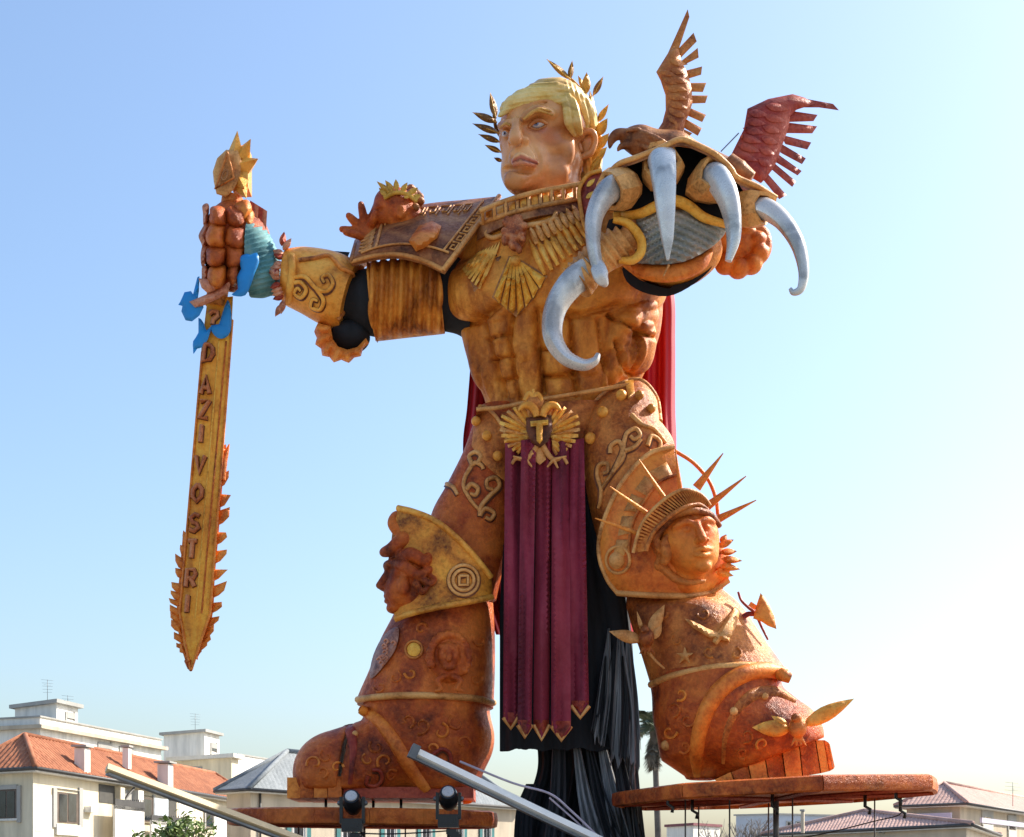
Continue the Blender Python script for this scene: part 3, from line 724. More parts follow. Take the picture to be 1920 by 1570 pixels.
# hanging strips
xs_top = [946, 976, 1004, 1034, 1066]; xe_top = [978, 1006, 1036, 1068, 1096]
xs_bot = [943, 970, 1000, 1033, 1070]; xe_bot = [973, 998, 1031, 1072, 1106]
vt = [(1350, 1370), (1364, 1386), (1364, 1391), (1366, 1392), (1328, 1350)]
for k in range(5):
    ph = k * 1.7
    dfun = lambda u, v, k=k, ph=ph: -1.52 - .12 * (k % 2) + .05 * math.sin(v / 95 + ph) + .0001 * (v - 830)
    rip = lambda u, v, a=xs_top[k], b=xe_top[k], ph=ph: .05 * math.sin((u - a) / (b - a) * 6.3 + ph + v / 160.0) + .025 * math.sin((u - a) / (b - a) * 12.5 + ph - v / 210.0)
    vb, tipv = vt[k]; mid = (xs_bot[k] + xe_bot[k]) / 2
    ol = [(xs_top[k] + 1, 826), (xe_top[k] - 1, 822), (xe_bot[k] - 1.5, vb), (mid, tipv), (xs_bot[k], vb)]
    st = slab('wine_strip', ol, dfun, VELV, G, .05, 6, .06, 7, ripple=rip)
    pxtube('strip_trim', [(xs_bot[k] + 1, vb - 4), (mid, tipv - 4), (xe_bot[k] - 1, vb - 4)], 4.0, TAN, st, dep([st], .03, -1.5), spl=False)
    slab('strip_tip', [(xs_bot[k] + 2, vb - 14), (xe_bot[k] - 2, vb - 14), (xe_bot[k] - 2, vb - 5), (mid, tipv - 6), (xs_bot[k] + 2, vb - 5)], dep([st], .02, -1.5), RED, st, .04, 8)

# left knee, shin, boot
def kd(u, v): return -.55 - 1.02 * math.sqrt(max(0.0, 1 - min(1, abs(u - 822) / 118)**2)) + .0006 * (v - 1050)
kg = slab('knee_guard', catmull([(747, 954), (775, 960), (812, 975), (850, 1003), (888, 1042), (921, 1083)], 5) + [(923, 1100), (922, 1120)] + catmull([(921, 1121), (870, 1130), (810, 1141), (765, 1152), (742, 1161)], 4) + [(733, 1130), (728, 1060), (736, 995)], kd, paint('knee_gold', (.16, .05, .012), (.58, .25, .028), (.80, .46, .06), scale=2.2), G, .2, 11)
kf = dep([kg], .02, -.8)
pxtube('guard_rim', [(746, 953), (775, 960), (812, 975), (850, 1003), (888, 1042), (920, 1082)], 6, GOLD, kg, kd)
pxtube('guard_rim', [(922, 1120), (870, 1130), (810, 1141), (765, 1152), (742, 1161)], 6, GOLD, kg, kd)
for r in (28, 19.5, 9):
    pts = [(869 + r * math.cos(a), 1088 + r * math.sin(a)) for a in np.linspace(0, 2 * math.pi, 21)[:-1]]
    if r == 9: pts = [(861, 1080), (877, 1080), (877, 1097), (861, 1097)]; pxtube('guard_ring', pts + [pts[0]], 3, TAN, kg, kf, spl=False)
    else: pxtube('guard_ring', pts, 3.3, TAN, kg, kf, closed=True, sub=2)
# serpent-haired mask in profile on the knee
ms = Clay(); md = -1.15
ms.ell(772, 1085, md, 42, 62, 42, k=10); ms.ell(748, 1110, md, 28, 34, 34, k=8); ms.cap((728, 1075, md), (711, 1098, md), 8, 6.5, k=4); ms.ell(720, 1103, md, 9, 6, 12, k=3)
ms.ell(734, 1062, md, 16, 11, 28, k=5); ms.ell(741, 1078, md - .38, 11, 7, 8, k=4, op='-'); ms.ell(727, 1119, md, 8, 4, 16, k=2.5); ms.ell(728, 1128, md, 8, 4.5, 16, k=2.5)
ms.ell(738, 1141, md, 14, 10, 18, k=5); ms.chain([(733, 1105, md - .40), (752, 1115, md - .44), (752, 1135, md - .35)], [3, 4, 3], k=3, op='-')
ms.chain([(766, 1085, md - .42), (772, 1112, md - .42), (764, 1138, md - .35)], [4, 5, 4], k=4, op='-'); ms.ell(757, 1098, md - .38, 12, 18, 9, k=5)
for sp, rr in (([(778, 1022, md), (758, 1012, md - .2), (735, 1030, md - .2), (720, 1036, md - .1)], [16, 15, 12, 9]), ([(770, 1010, md), (752, 1000, md - .1), (738, 982, md - .1), (744, 968, md), (752, 980, md)], [13, 12, 11, 9, 6]),
               ([(740, 1050, md), (770, 1040, md - .45), (795, 1052, md - .45), (806, 1040, md - .3)], [12, 13, 11, 8]), ([(735, 1055, md - .2), (760, 1062, md - .5), (782, 1078, md - .5), (805, 1068, md - .4)], [8, 10, 9, 7]),
               ([(790, 1085, md - .45), (806, 1095, md - .42), (815, 1085, md - .35), (802, 1078, md - .35), (818, 1100, md - .3)], [7, 6, 5, 4]), ([(780, 1095, md - .5), (790, 1110, md - .4), (800, 1104, md - .4)], [7, 6, 5])):
    ms.chain(sp, rr, k=2.5)
ms.build('serpent_mask', COP, kg, .028)

lsh = barrel('shin_guard', [(744, 1140, 924, 1125, -.25, .9), (735, 1160, 926, 1155, -.25, .92), (712, 1205, 928, 1200, -.22, .92), (694, 1255, 928, 1255, -.2, .92), (672, 1306, 926, 1312, -.2, .92), (670, 1322, 925, 1328, -.2, .92)], COP, G, nr=50, nt=84)
ls = dep([lsh], .02, -1.2)
pxtube('guard_rim', [(671, 1312), (720, 1306), (780, 1304), (840, 1306), (890, 1310), (925, 1318)], 6.5, TAN, lsh, dep([lsh], .0, -1))
slab('gold_disc', [(776 + 13 * math.cos(a), 1218 + 13 * math.sin(a)) for a in np.linspace(0, 6.283, 25)[:-1]], ls, GOLDY, lsh, .05, 6, .04, 4)
pxtube('disc_ring', [(776 + 16 * math.cos(a), 1218 + 16 * math.sin(a)) for a in np.linspace(0, 6.283, 17)[:-1]], 2.2, BR, lsh, ls, closed=True, sub=2)
lm = Clay(); q = lambda u, v: ls(u, v) - .07
lm.ell(842, 1238, q(842, 1238) + .05, 36, 44, 22, k=4); lm.ell(842, 1228, q(842, 1228) - .17, 20, 24, 12, k=4)
for s_ in (-1, 1):
    lm.ell(842 + s_ * 9, 1222, q(842, 1222) - .30, 6, 4.5, 5, k=2, op='-'); lm.cap((842 + s_ * 3, 1214, q(842, 1214) - .22), (842 + s_ * 17, 1211, q(842, 1211) - .2), 4, 3.5, k=2)
lm.cap((842, 1216, q(842, 1216) - .25), (842, 1236, q(842, 1236) - .32), 4, 6, k=2); lm.ell(842, 1250, q(842, 1250) - .2, 13, 8, 8, k=3); lm.ell(842, 1250, q(842, 1250) - .32, 9, 2, 5, k=1.5, op='-')
for i in range(15):
    a = math.radians(-200 + i * 17); u, v = 842 + 36 * math.cos(a), 1232 + 42 * math.sin(a); lm.ell(u, v, q(u, v) - .1, 9, 9, 9, k=1.5)
for sg in (-1, 1): lm.chain([(842 + sg * 8, 1268, q(842, 1268) - .08), (842 + sg * 22, 1276, q(842, 1276) - .1), (842 + sg * 14, 1292, q(842, 1290) - .1), (842 + sg * 26, 1296, q(842, 1296) - .06)], [6, 5, 4, 3], k=1.5)
lm.build('lion_mask', COP, lsh, .028)
slab('profile_medallion', catmull([(748, 1180), (742, 1216), (722, 1246), (698, 1272), (693, 1262), (700, 1228), (716, 1196), (736, 1178)], 3, True), dep([lsh], .05, -.5), paint('medallion', (.08, .03, .03), (.26, .13, .10), (.42, .27, .20), scale=6), lsh, .12, 7, .08, 8)
for i in range(10):
    a, b = random.uniform(.1, .9), random.uniform(-8, 8); u, v = 740 - 38 * a + b * .5, 1190 + 66 * a + b
    pxtube('medallion_curl', [(u - 4, v), (u, v - 4), (u + 4, v), (u + 1, v + 4)], 2, PINK, lsh, dep([lsh], .14, -.6), sub=3)

bt = Clay()
bt.ell(805, 1385, -.15, 122, 105, 112, k=20); bt.ell(830, 1450, -.15, 70, 70, 90, k=20); bt.cap((720, 1420, -.25), (640, 1448, -.3), 78, 80, k=14); bt.ell(612, 1450, -.3, 62, 68, 78, k=14); bt.cap((800, 1340, -.15), (800, 1310, -.15), 118, 120, k=8)
bt.ell(648, 1440, -.3, 5, 84, 92, k=5, op='-', ang=8)
bt.plane(700, 1484, 0, (0, 0, -1), k=2); bt.plane(700, 1322, 0, (0, 0, 1), k=2)
lboot = bt.build('boot', COP, G, .045)
lb = dep([lboot], .02, -1)
pxtube('boot_flap_edge', [(676, 1330), (712, 1352), (742, 1392), (764, 1430), (800, 1478)], [9, 13, 15, 15, 12], ORN, lboot, dep([lboot], -.04, -1))
pxtube('toe_strap', [(655, 1360), (662, 1400), (658, 1440), (654, 1470)], [12, 9, 7, 6], RED, lboot, dep([lboot], -.03, -1), flat=.6)
rivet('boot_stud', 666, 1376, 6, lb, TAN, lboot)
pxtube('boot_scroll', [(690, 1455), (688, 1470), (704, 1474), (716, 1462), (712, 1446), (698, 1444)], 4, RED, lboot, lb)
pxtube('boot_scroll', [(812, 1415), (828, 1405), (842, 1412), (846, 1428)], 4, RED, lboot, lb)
sole_d = -.3
sp = catmull([(552, 1470), (562, 1462), (600, 1466), (640, 1474)], 3)
for k in range(13):
    u0 = 550 + k * 26; wd = 24
    if u0 > 880: break
    if k == 4:
        Vb, Fb = box_mesh(P(772, 1491, sole_d + .30), (118 * S(), .95, 10 * S())); mk('sole_edge', Vb, Fb, RED, lboot, smooth=False)
    if k >= 4: continue
    top = 1463 if k < 4 else 1482
    dn = -.3 - .72 * math.sqrt(max(0.02, 1 - ((u0 + 12 - 730) / 190)**2)) - .28
    Vb, Fb = box_mesh(P(u0 + wd / 2, (top + 1501) / 2, sole_d + .35), (wd / 2 * S() , .22 - (dn - sole_d) , (1501 - top) / 2 * S()))
    mk('sole_lug', Vb, Fb, (COP if k % 2 else ORN) if k < 4 else RED, lboot, smooth=False)
for k in range(4):
    slab('heel_spur', [(878 + k * 6, 1440 - k * 12), (890 + k * 4, 1436 - k * 12), (896, 1470), (884, 1506), (868 + k * 3, 1508)], .25 + .08 * k, ORN, lboot, .12, 9, .05, 6)

# right knee with a spike-crowned head
def gd(u, v):
    a = ((u - 1245) / 125)**2 + ((v - 990) / 165)**2
    return -1.55 - .75 * math.sqrt(max(0.0, 1 - min(.98, a)))
rk = slab('knee_guard', catmull([(1263, 838), (1215, 853), (1168, 903), (1138, 962), (1124, 1012), (1126, 1052), (1140, 1088), (1158, 1112)], 5) + catmull([(1160, 1113), (1240, 1117), (1322, 1114), (1366, 1088)], 5) + [(1372, 1050), (1345, 1010), (1310, 950), (1274, 918)], gd, ORN, G, .25, 13)
rg = dep([rk], .02, -1.6)
pxtube('guard_rim', [(1263, 838), (1215, 853), (1168, 903), (1138, 962), (1124, 1012), (1126, 1052), (1140, 1088), (1158, 1112)], 5, TAN, rk, gd)
pxtube('guard_rim', [(1158, 1112), (1240, 1117), (1322, 1114), (1366, 1088)], 6, TAN, rk, gd)
pxtube('guard_rim', [(1178, 1040), (1185, 985), (1205, 945), (1235, 905), (1268, 890)], 3, BR, rk, rg)
for a, b, c, d_ in (((1158, 1005), (1184, 1000), (1190, 968), (1166, 968)), ((1170, 958), (1194, 960), (1208, 936), (1184, 926)), ((1190, 918), (1212, 930), (1232, 908), (1210, 892)), ((1217, 886), (1238, 902), (1262, 892), (1250, 866)), ((1150, 1040), (1170, 1042), (1180, 1012), (1156, 1012))):
    slab('guard_panel', [a, b, c, d_], rg, paint('panel_gold', (.34, .13, .03), (.5, .25, .06), (.6, .38, .12), scale=3) if 'panel_gold' not in MATS else MATS['panel_gold'], rk, .06, 9, .05, 7)
rivet('rivet', 1157, 1051, 16, dep([rk], .02, -1.7), TAN, rk); pxtube('rivet_ring', [(1159 + 22 * math.cos(a), 1050 + 25 * math.sin(a)) for a in np.linspace(0, 6.283, 17)[:-1]], 3.2, TAN, rk, rg, closed=True, sub=2)
pxtube('halo_hoop', [(1266, 846), (1300, 868), (1328, 900), (1342, 935), (1346, 965)], 3.5, ORN, rk, -1.75)
for a, b, r in (((1306, 915), (1356, 850), 10), ((1326, 950), (1399, 893), 9), ((1338, 978), (1418, 938), 9)):
    pxtube('crown_ray', [(a[0], a[1], -2.0), (b[0], b[1], -2.2)], [r, r * .55, 1.0], ORN, rk, spl=False, n=6)
for a, b in (((1212, 962), (1144, 913)), ((1244, 932), (1198, 862)), ((1276, 920), (1266, 842)), ((1196, 1000), (1116, 972))):
    pxtube('crown_ray', [(a[0], a[1], -2.45), (b[0], b[1], -2.62)], [5, 3.2, 1.2], ORN, rk, spl=False, n=6)
lh = Clay(); ld = -2.25
lh.ell(1292, 1010, ld, 56, 62, 58, k=10, ang=-14); lh.ell(1306, 1042, ld - .1, 40, 34, 44, k=12)
Lf = lambda u, v: lh.front(u, v, ld - .4)
def at(c, u, v, o=0.0): return (u, v, c.front(u, v, -2.6) + o)
fL = [at(lh, *q) for q in ((1288, 994), (1324, 987), (1306, 975), (1316, 1013), (1300, 1033), (1338, 1030), (1318, 1034), (1314, 1066), (1270, 1030), (1342, 1015))]
lh.chain([(1266, 990, at(lh, 1266, 990)[2]), (1285, 979, at(lh, 1285, 979)[2] - .03), (1301, 983, at(lh, 1301, 983)[2])], [6, 6, 5], k=4)
lh.chain([(1312, 980, at(lh, 1312, 980)[2]), (1326, 974, at(lh, 1326, 974)[2] - .03), (1338, 980, at(lh, 1338, 980)[2])], [5, 5, 4], k=4)
lh.ell(1288, 994, fL[0][2] - .06, 13, 8, 10, k=5, op='-'); lh.ell(1325, 988, fL[1][2] - .06, 10, 7, 10, k=5, op='-')
lh.ell(1288, 995, fL[0][2] + .06, 9, 6, 9, k=2); lh.ell(1325, 989, fL[1][2] + .06, 7, 5, 9, k=2)
lh.cap((1306, 980, fL[2][2] - .02), (1317, 1010, fL[3][2] - .18), 6, 9, k=4); lh.ell(1309, 1014, fL[3][2] - .06, 7, 6, 8, k=3); lh.ell(1325, 1012, fL[3][2] - .04, 6, 5, 8, k=3)
lh.chain([(1302, 1033, fL[4][2]), (1318, 1028, fL[6][2] - .07), (1334, 1030, fL[5][2])], [3, 4.5, 3], k=2.5); lh.chain([(1304, 1041, fL[4][2]), (1319, 1041, fL[6][2] - .06), (1332, 1038, fL[5][2])], [3, 5, 3], k=2.5)
lh.chain([(1302, 1037, fL[4][2] - .05), (1318, 1035, fL[6][2] - .12), (1333, 1034, fL[5][2] - .05)], [1.6, 2.2, 1.6], k=2, op='-')
lh.ell(1320, 1062, fL[7][2] - .02, 15, 12, 14, k=6)
lh.cap((1292, 1062, -2.0), (1285, 1086, -1.9), 34, 30, k=8)
lib = lh.build('crowned_head', ORN, rk, .03)
hr = Clay()
for sgm in ([(1232, 1024, -2.1), (1236, 996, -2.45), (1262, 968, -2.70), (1296, 958, -2.78), (1328, 964, -2.62), (1348, 985, -2.35)],):
    hr.chain(sgm, [11, 10, 8, 7, 7, 6], k=3)
for sgm in ([(1226, 1020, -2.2), (1240, 1044, -2.3), (1232, 1062, -2.2), (1250, 1078, -2.1)], [(1215, 1040, -2.1), (1205, 1062, -2.05), (1222, 1082, -2.05)], [(1240, 1060, -2.2), (1262, 1082, -2.15), (1290, 1092, -2.2), (1320, 1090, -2.2)],
            [(1200, 1050, -2.05), (1188, 1070, -2.0), (1210, 1095, -1.98), (1240, 1100, -2.0)], [(1250, 1040, -2.5), (1244, 1020, -2.55), (1252, 1004, -2.6)], [(1238, 1030, -2.45), (1228, 1012, -2.5), (1240, 994, -2.55), (1258, 980, -2.65)], [(1246, 1052, -2.4), (1256, 1034, -2.5), (1250, 1016, -2.6)]):
    hr.chain(sgm, [9, 8, 6, 4], k=2.5)
hr.build('wavy_hair', BR, rk, .03)
oc = catmull([(1187, 1037), (1203, 984), (1238, 943), (1279, 919), (1314, 928), (1331, 948)], 8); ic = catmull([(1211, 1033), (1227, 996), (1266, 961), (1298, 947), (1314, 948), (1326, 957)], 8)
pr = []
for i in range(0, len(oc) - 1):
    o, n_ = oc[i], ic[i]; o2, n2 = oc[i + 1], ic[i + 1]; dd = -2.45 - .35 * math.sin(math.pi * i / len(oc))
    pr.append(slab_mesh([tuple(o), tuple(o * .45 + o2 * .55), tuple(n_ * .45 + n2 * .55), tuple(n_)], dd - .06, .2, 12))
pr.append(slab_mesh([tuple(p) for p in oc] + [tuple(p) for p in ic[::-1]], lambda u, v: -2.5 - .25 * math.sin(math.pi * min(1, max(0, (u - 1187) / 144))), .2, 12))
V, F = join(pr); crn = mk('slatted_crown', V, F, ORN, rk, sharp=30)
pxtube('crown_edge', [tuple(p) for p in oc[::4]], 3.5, TAN, rk, lambda u, v: -2.58 - .3 * math.sin(math.pi * min(1, max(0, (u - 1187) / 144))))
pxtube('crown_edge', [tuple(p) for p in ic[::4]], 4.5, BR, rk, lambda u, v: -2.6 - .3 * math.sin(math.pi * min(1, max(0, (u - 1200) / 130))))
for a, b in (((1346, 1026), (1376, 1012)), ((1350, 1036), (1382, 1034)), ((1352, 1048), (1392, 1052)), ((1348, 1060), (1388, 1068)), ((1340, 1072), (1376, 1080)), ((1352, 1020), (1362, 1002)), ((1356, 1052), (1376, 1046)), ((1346, 1076), (1358, 1060))):
    slab('leaf', leaf_outline(a, b, 14), -1.9 - random.uniform(0, .25), ORN, rk, .07, 6, .06, 6)

rsh = barrel('shin_guard', [(1180, 1100, 1335, 1092, -1.1, .3), (1174, 1130, 1366, 1116, -1.1, .62), (1178, 1150, 1386, 1136, -1.1, .85), (1187, 1180, 1404, 1160, -1.1, .92), (1204, 1230, 1436, 1208, -1.1, .92), (1220, 1282, 1470, 1256, -1.1, .92), (1224, 1294, 1474, 1268, -1.1, .92)], BR, G, nr=50, nt=84)
rs = dep([rsh], .02, -2)
pxtube('guard_rim', [(1221, 1284), (1260, 1268), (1310, 1256), (1370, 1249), (1420, 1249), (1472, 1258)], 7, TAN, rsh, dep([rsh], .0, -1.8))
for pts in ([(1283, 1160), (1300, 1164), (1325, 1178), (1345, 1186), (1350, 1180), (1362, 1160), (1378, 1138), (1388, 1144), (1382, 1170), (1372, 1196), (1352, 1200), (1330, 1196), (1300, 1178)], [(1334, 1186), (1356, 1184), (1372, 1192), (1368, 1204), (1352, 1200), (1344, 1210), (1336, 1204), (1338, 1196)]):
    slab('chevron_eagle', pts, dep([rsh], .07, -2), TAN, rsh, .18, 6, .08, 7)
st_ = []
for i in range(10):
    a = -math.pi / 2 + i * math.pi / 5; r = 17 if i % 2 == 0 else 7; st_.append((1284 + r * math.cos(a), 1230 + r * math.sin(a)))
slab('star', st_, dep([rsh], .06, -2), TAN, rsh, .12, 5, .05, 6)
def small_eagle(u, v, d, m1, par, wings, body):
    for o in wings: slab('eagle_wing', o, d, m1, par, .08, 7, .05, 6)
    c = Clay(); c.ell(u, v, d - .05, body, body * 1.2, body, k=3); c.ell(u - 3, v - body, d - .15, body * .6, body * .6, body * .6, k=2); c.cap((u - 3, v - body, d - .2), (u - 10, v - body + 4, d - .25), 4, 1.5, k=2)
    for k in range(4): c.cap((u, v + body * .6, d - .05), (u - 12 + k * 9, v + body * 2.0, d - .02), 4, 2, k=1.5)
    c.build('eagle_body', BR, par, .025)
small_eagle(1212, 1196, -2.1, TAN, rsh, [leaf_outline((1206, 1202), (1142, 1184), 24), leaf_outline((1216, 1192), (1246, 1134), 24), leaf_outline((1206, 1190), (1194, 1146), 8), leaf_outline((1224, 1200), (1240, 1165), 18)], 15)
pxtube('twig', [(1215, 1222), (1230, 1240), (1246, 1254)], [3, 2], TAN, rsh, -2.0)
bw_ = [(1418, 1136), (1426, 1112), (1436, 1124), (1444, 1138), (1452, 1156), (1456, 1180), (1440, 1174), (1428, 1166), (1412, 1160)]
slab('butterfly_wing', bw_, -1.9, ORN, rsh, .05, 7, .05, 6); slab('butterfly_wing', [(1412, 1150), (1400, 1140), (1408, 1128), (1420, 1136)], -1.75, ORN, rsh, .05, 7)
pxtube('butterfly_twig', [(1384, 1110), (1390, 1126), (1404, 1140), (1416, 1150), (1428, 1176), (1440, 1200)], [2.2, 3, 2], RED, rsh, -1.8); pxtube('butterfly_twig', [(1390, 1160), (1402, 1152), (1414, 1152)], [6, 5, 4], RED, rsh, -1.75)
for u, v in ((1426, 1222), (1434, 1242), (1420, 1236)): rivet('bud', u, v, 7, -1.75, RED, rsh)
pxtube('bud_stem', [(1410, 1228), (1422, 1230), (1436, 1240)], 3, RED, rsh, -1.7)

rb_ = Clay(); bd = -1.2
rb_.cap((1342, 1280, bd + .1), (1345, 1320, bd), 122, 118, k=10); rb_.cap((1335, 1340, bd), (1420, 1372, bd - .25), 108, 92, k=16); rb_.cap((1420, 1372, bd - .25), (1470, 1385, bd - .4), 90, 74, k=12); rb_.cap((1310, 1400, bd), (1325, 1440, bd), 74, 44, k=16)
nrm = Vector((math.sin(math.radians(21)), 0, -math.cos(math.radians(21))))
rb_.plane(1440, 1424, bd, tuple(nrm), k=2); rb_.plane(1300, 1462, bd, (0, 0, -1), k=2); rb_.plane(1345, 1262, bd, (0, 0, 1), k=2)
rboot = rb_.build('boot', COP, G, .045)
rbf = dep([rboot], .02, -2)
pxtube('boot_flap_edge', [(1482, 1272), (1440, 1258), (1390, 1266), (1345, 1300), (1318, 1350), (1306, 1410), (1308, 1456)], [10, 16, 18, 18, 16, 14, 8], ORN, rboot, dep([rboot], -.05, -2.2))
pxtube('instep_strap', [(1490, 1318), (1450, 1300), (1410, 1306), (1380, 1335), (1362, 1380), (1358, 1430)], [8, 14, 14, 12, 10, 6], BR, rboot, dep([rboot], -.06, -2.2), flat=.7)
rivet('boot_stud', 1376, 1334, 8, rbf, TAN, rboot); rivet('boot_stud', 1434, 1306, 7, rbf, TAN, rboot); rivet('boot_stud', 1249, 1398, 10, dep([rboot], .0, -1.5), TAN, rboot)
sol = [(1340, 1462), (1372, 1448), (1404, 1436), (1436, 1424), (1468, 1412), (1500, 1399), (1530, 1388), (1546, 1388), (1553, 1392), (1558, 1396)]
solb = [(1344, 1466), (1378, 1465), (1410, 1463), (1442, 1461), (1474, 1459), (1506, 1456), (1540, 1450), (1556, 1446), (1563, 1442), (1567, 1438)]
for k in range(9):
    slab('sole_lug', [sol[k], (sol[k+1][0] - 2, sol[k+1][1]), (solb[k+1][0] - 2, solb[k+1][1]), solb[k]], -2.05 + .07 * (k % 2) + (.25 if k > 5 else 0) * (k - 5) * .4, COP if k % 2 else ORN, rboot, 1.6, 10)
slab('sole_core', [(1346, 1461)] + sol[1:-1] + [(1554, 1396), (1562, 1438)] + solb[-2:0:-1], -1.75, COP, rboot, 1.2, 14)
small_eagle(1496, 1364, -2.55, GOLD, rboot, [leaf_outline((1504, 1362), (1602, 1310), 30), leaf_outline((1484, 1368), (1410, 1364), 32), leaf_outline((1478, 1362), (1446, 1342), 14)], 17)

def curl(u, v, r, turn, flip, surf, mat, par, name='carved_curl', w_=3.0):
    pts_ = [(u + flip * (r * (1 - .75 * t)) * math.cos(turn + t * 5.2), v + (r * (1 - .75 * t)) * math.sin(turn + t * 5.2)) for t in np.linspace(0, 1, 9)]
    return pxtube(name, pts_, [w_, w_ * .9, w_ * .6], mat, par, dep([surf], .0, -1.2), sub=2, n=6)
rc = random.Random(11)
for u, v, r, sf, mt in ((590, 1432, 16, lboot, ORN), (612, 1418, 14, lboot, COP), (632, 1440, 13, lboot, ORN), (604, 1448, 12, lboot, COP), (706, 1400, 15, lboot, COP), (722, 1428, 16, lboot, ORN), (735, 1455, 13, lboot, COP), (690, 1424, 12, lboot, ORN), (790, 1360, 18, lboot, COP), (826, 1372, 17, lboot, ORN), (856, 1356, 16, lboot, COP), (868, 1394, 15, lboot, COP), (810, 1404, 14, lboot, ORN), (764, 1352, 14, lboot, COP),
                      (712, 1288, 12, lsh, COP), (740, 1270, 13, lsh, COP), (770, 1262, 12, lsh, ORN), (900, 1200, 14, lsh, COP), (892, 1272, 13, lsh, COP), (790, 1180, 12, lsh, COP),
                      (1262, 1330, 16, rboot, COP), (1256, 1372, 15, rboot, ORN), (1284, 1400, 14, rboot, COP), (1290, 1350, 15, rboot, COP), (1276, 1302, 13, rboot, ORN), (1400, 1380, 15, rboot, COP), (1430, 1396, 13, rboot, ORN), (1394, 1412, 12, rboot, COP),
                      (1240, 1150, 13, rsh, BR), (1320, 1150, 13, rsh, BR), (1270, 1200, 12, rsh, BR), (1330, 1222, 12, rsh, BR), (1380, 1226, 12, rsh, BR)):
    curl(u, v, r, rc.uniform(0, 6.3), rc.choice((-1, 1)), sf, mt, sf, w_=rc.uniform(2.6, 3.6))
# =================================================================== head
hd = Clay()
hd.ell(1024, 246, -.45, 80, 58, 88, k=20)                       # skull
hd.ell(990, 258, -.80, 54, 72, 62, k=24)                        # face
hd.ell(985, 318, -.88, 46, 44, 52, k=18)                        # lower face
hd.cap((978, 330, -1.0), (1062, 300, -.60), 32, 30, k=16)       # jaw line
hd.cap((1030, 318, -.40), (1028, 400, -.25), 58, 66, k=14)      # neck
A = lambda u, v, o=0.0: (u, v, hd.front(u, v, -1.0) + o)
pts = {n: A(*q) for n, q in dict(brow1=(984, 221), brow2=(1008, 208), brow3=(1036, 214), bl1=(956, 232), bl2=(938, 236), eyeR=(1009, 233), eyeL=(949, 251), br=(968, 226), nt=(967, 262), nr=(985, 263),
        chk=(1034, 268), ml=(962, 304), mc=(976, 293), mr=(1008, 306), chin=(966, 336), jow=(1040, 322), f1=(992, 268), f2=(1012, 296), f3=(1008, 322), f4=(956, 268), f5=(950, 300), fo=(985, 200), tmp=(1050, 235)).items()}
def z(n, o=0.0): p = pts[n]; return (p[0], p[1], p[2] + o)
hd.chain([z('brow1', -.06), z('brow2', -.05), z('brow3', -.0)], [9, 8, 6], k=7)
hd.chain([z('bl1', -.10), z('bl2', -.04)], [8, 6], k=6)
hd.ell(pts['eyeR'][0], pts['eyeR'][1], pts['eyeR'][2] - .03, 22, 11, 15, k=7, op='-', ang=-12)
hd.ell(pts['eyeL'][0] + 1, pts['eyeL'][1], pts['eyeL'][2] - .03, 11, 9, 13, k=6, op='-', ang=-12)
hd.chain([z('br', -.04), (968, 244, pts['br'][2] - .16), (966, 260, pts['nt'][2] - .30)], [7, 8.5, 12], k=6)      # nose
hd.ell(984, 264, pts['nr'][2] - .10, 9.5, 8, 11, k=4); hd.ell(957, 266, pts['f4'][2] - .06, 6, 7, 9, k=4)
hd.ell(976, 269.5, pts['nr'][2] - .30, 5.5, 2.6, 5, k=2, op='-', ang=-14)
hd.ell(1034, 270, pts['chk'][2] + .12, 30, 22, 16, k=12)         # cheek
hd.chain([(996, 274, pts['f1'][2] - .02), z('f2', -.03), z('f3', -.02)], [3, 5, 4], k=6, op='-')
hd.chain([z('f4', -.05), z('f5', -.03)], [2.6, 2.6], k=4, op='-')
hd.ell(978, 290, pts['mc'][2] + .04, 22, 15, 12, k=10)           # muzzle
hd.chain([z('ml', -.05), z('mc', -.17), z('mr', -.04)], [4, 6.5, 3.5], k=3.5)
hd.chain([(964, 309, pts['ml'][2] - .06), (980, 303.5, pts['mc'][2] - .14), (1003, 310, pts['mr'][2] - .04)], [4, 6, 3.5], k=3.5)
hd.chain([(960, 305.5, pts['ml'][2] - .13), (976, 298.5, pts['mc'][2] - .26), (1010, 308.5, pts['mr'][2] - .07)], [2.0, 3.4, 2.0], k=2, op='-')
hd.ell(968, 338, pts['chin'][2] + .02, 24, 20, 20, k=10)
hd.ell(1040, 322, pts['jow'][2] + .10, 26, 22, 14, k=12)
hd.chain([(944, 318, -1.15), (972, 319, pts['mc'][2] + .0), (996, 322, pts['f3'][2] - .02)], [3, 4, 3], k=6, op='-')
hd.chain([(975, 205, pts['fo'][2] - .02), (1010, 194, pts['fo'][2] + .02), (1036, 196, pts['fo'][2] + .12)], [1.6, 2, 1.4], k=4, op='-')
hd.chain([(1046, 262, -.98), (1056, 285, -.95), (1052, 305, -.95)], [3, 4, 3], k=8, op='-')
hd.ell(1064, 278, -.95, 14, 30, 12, k=10)
hd.chain([(972, 214, pts['fo'][2] - .02), (978, 226, pts['brow1'][2] - .06)], [1.5, 2.2], k=3, op='-'); hd.chain([(966, 212, pts['fo'][2] + .02), (964, 226, pts['br'][2] - .03)], [1.3, 2], k=3, op='-')
hd.chain([(996, 250, pts['eyeR'][2] + .0), (1012, 253, pts['eyeR'][2] + .03), (1028, 246, pts['tmp'][2] - .10)], [1.4, 2, 1.2], k=4, op='-')
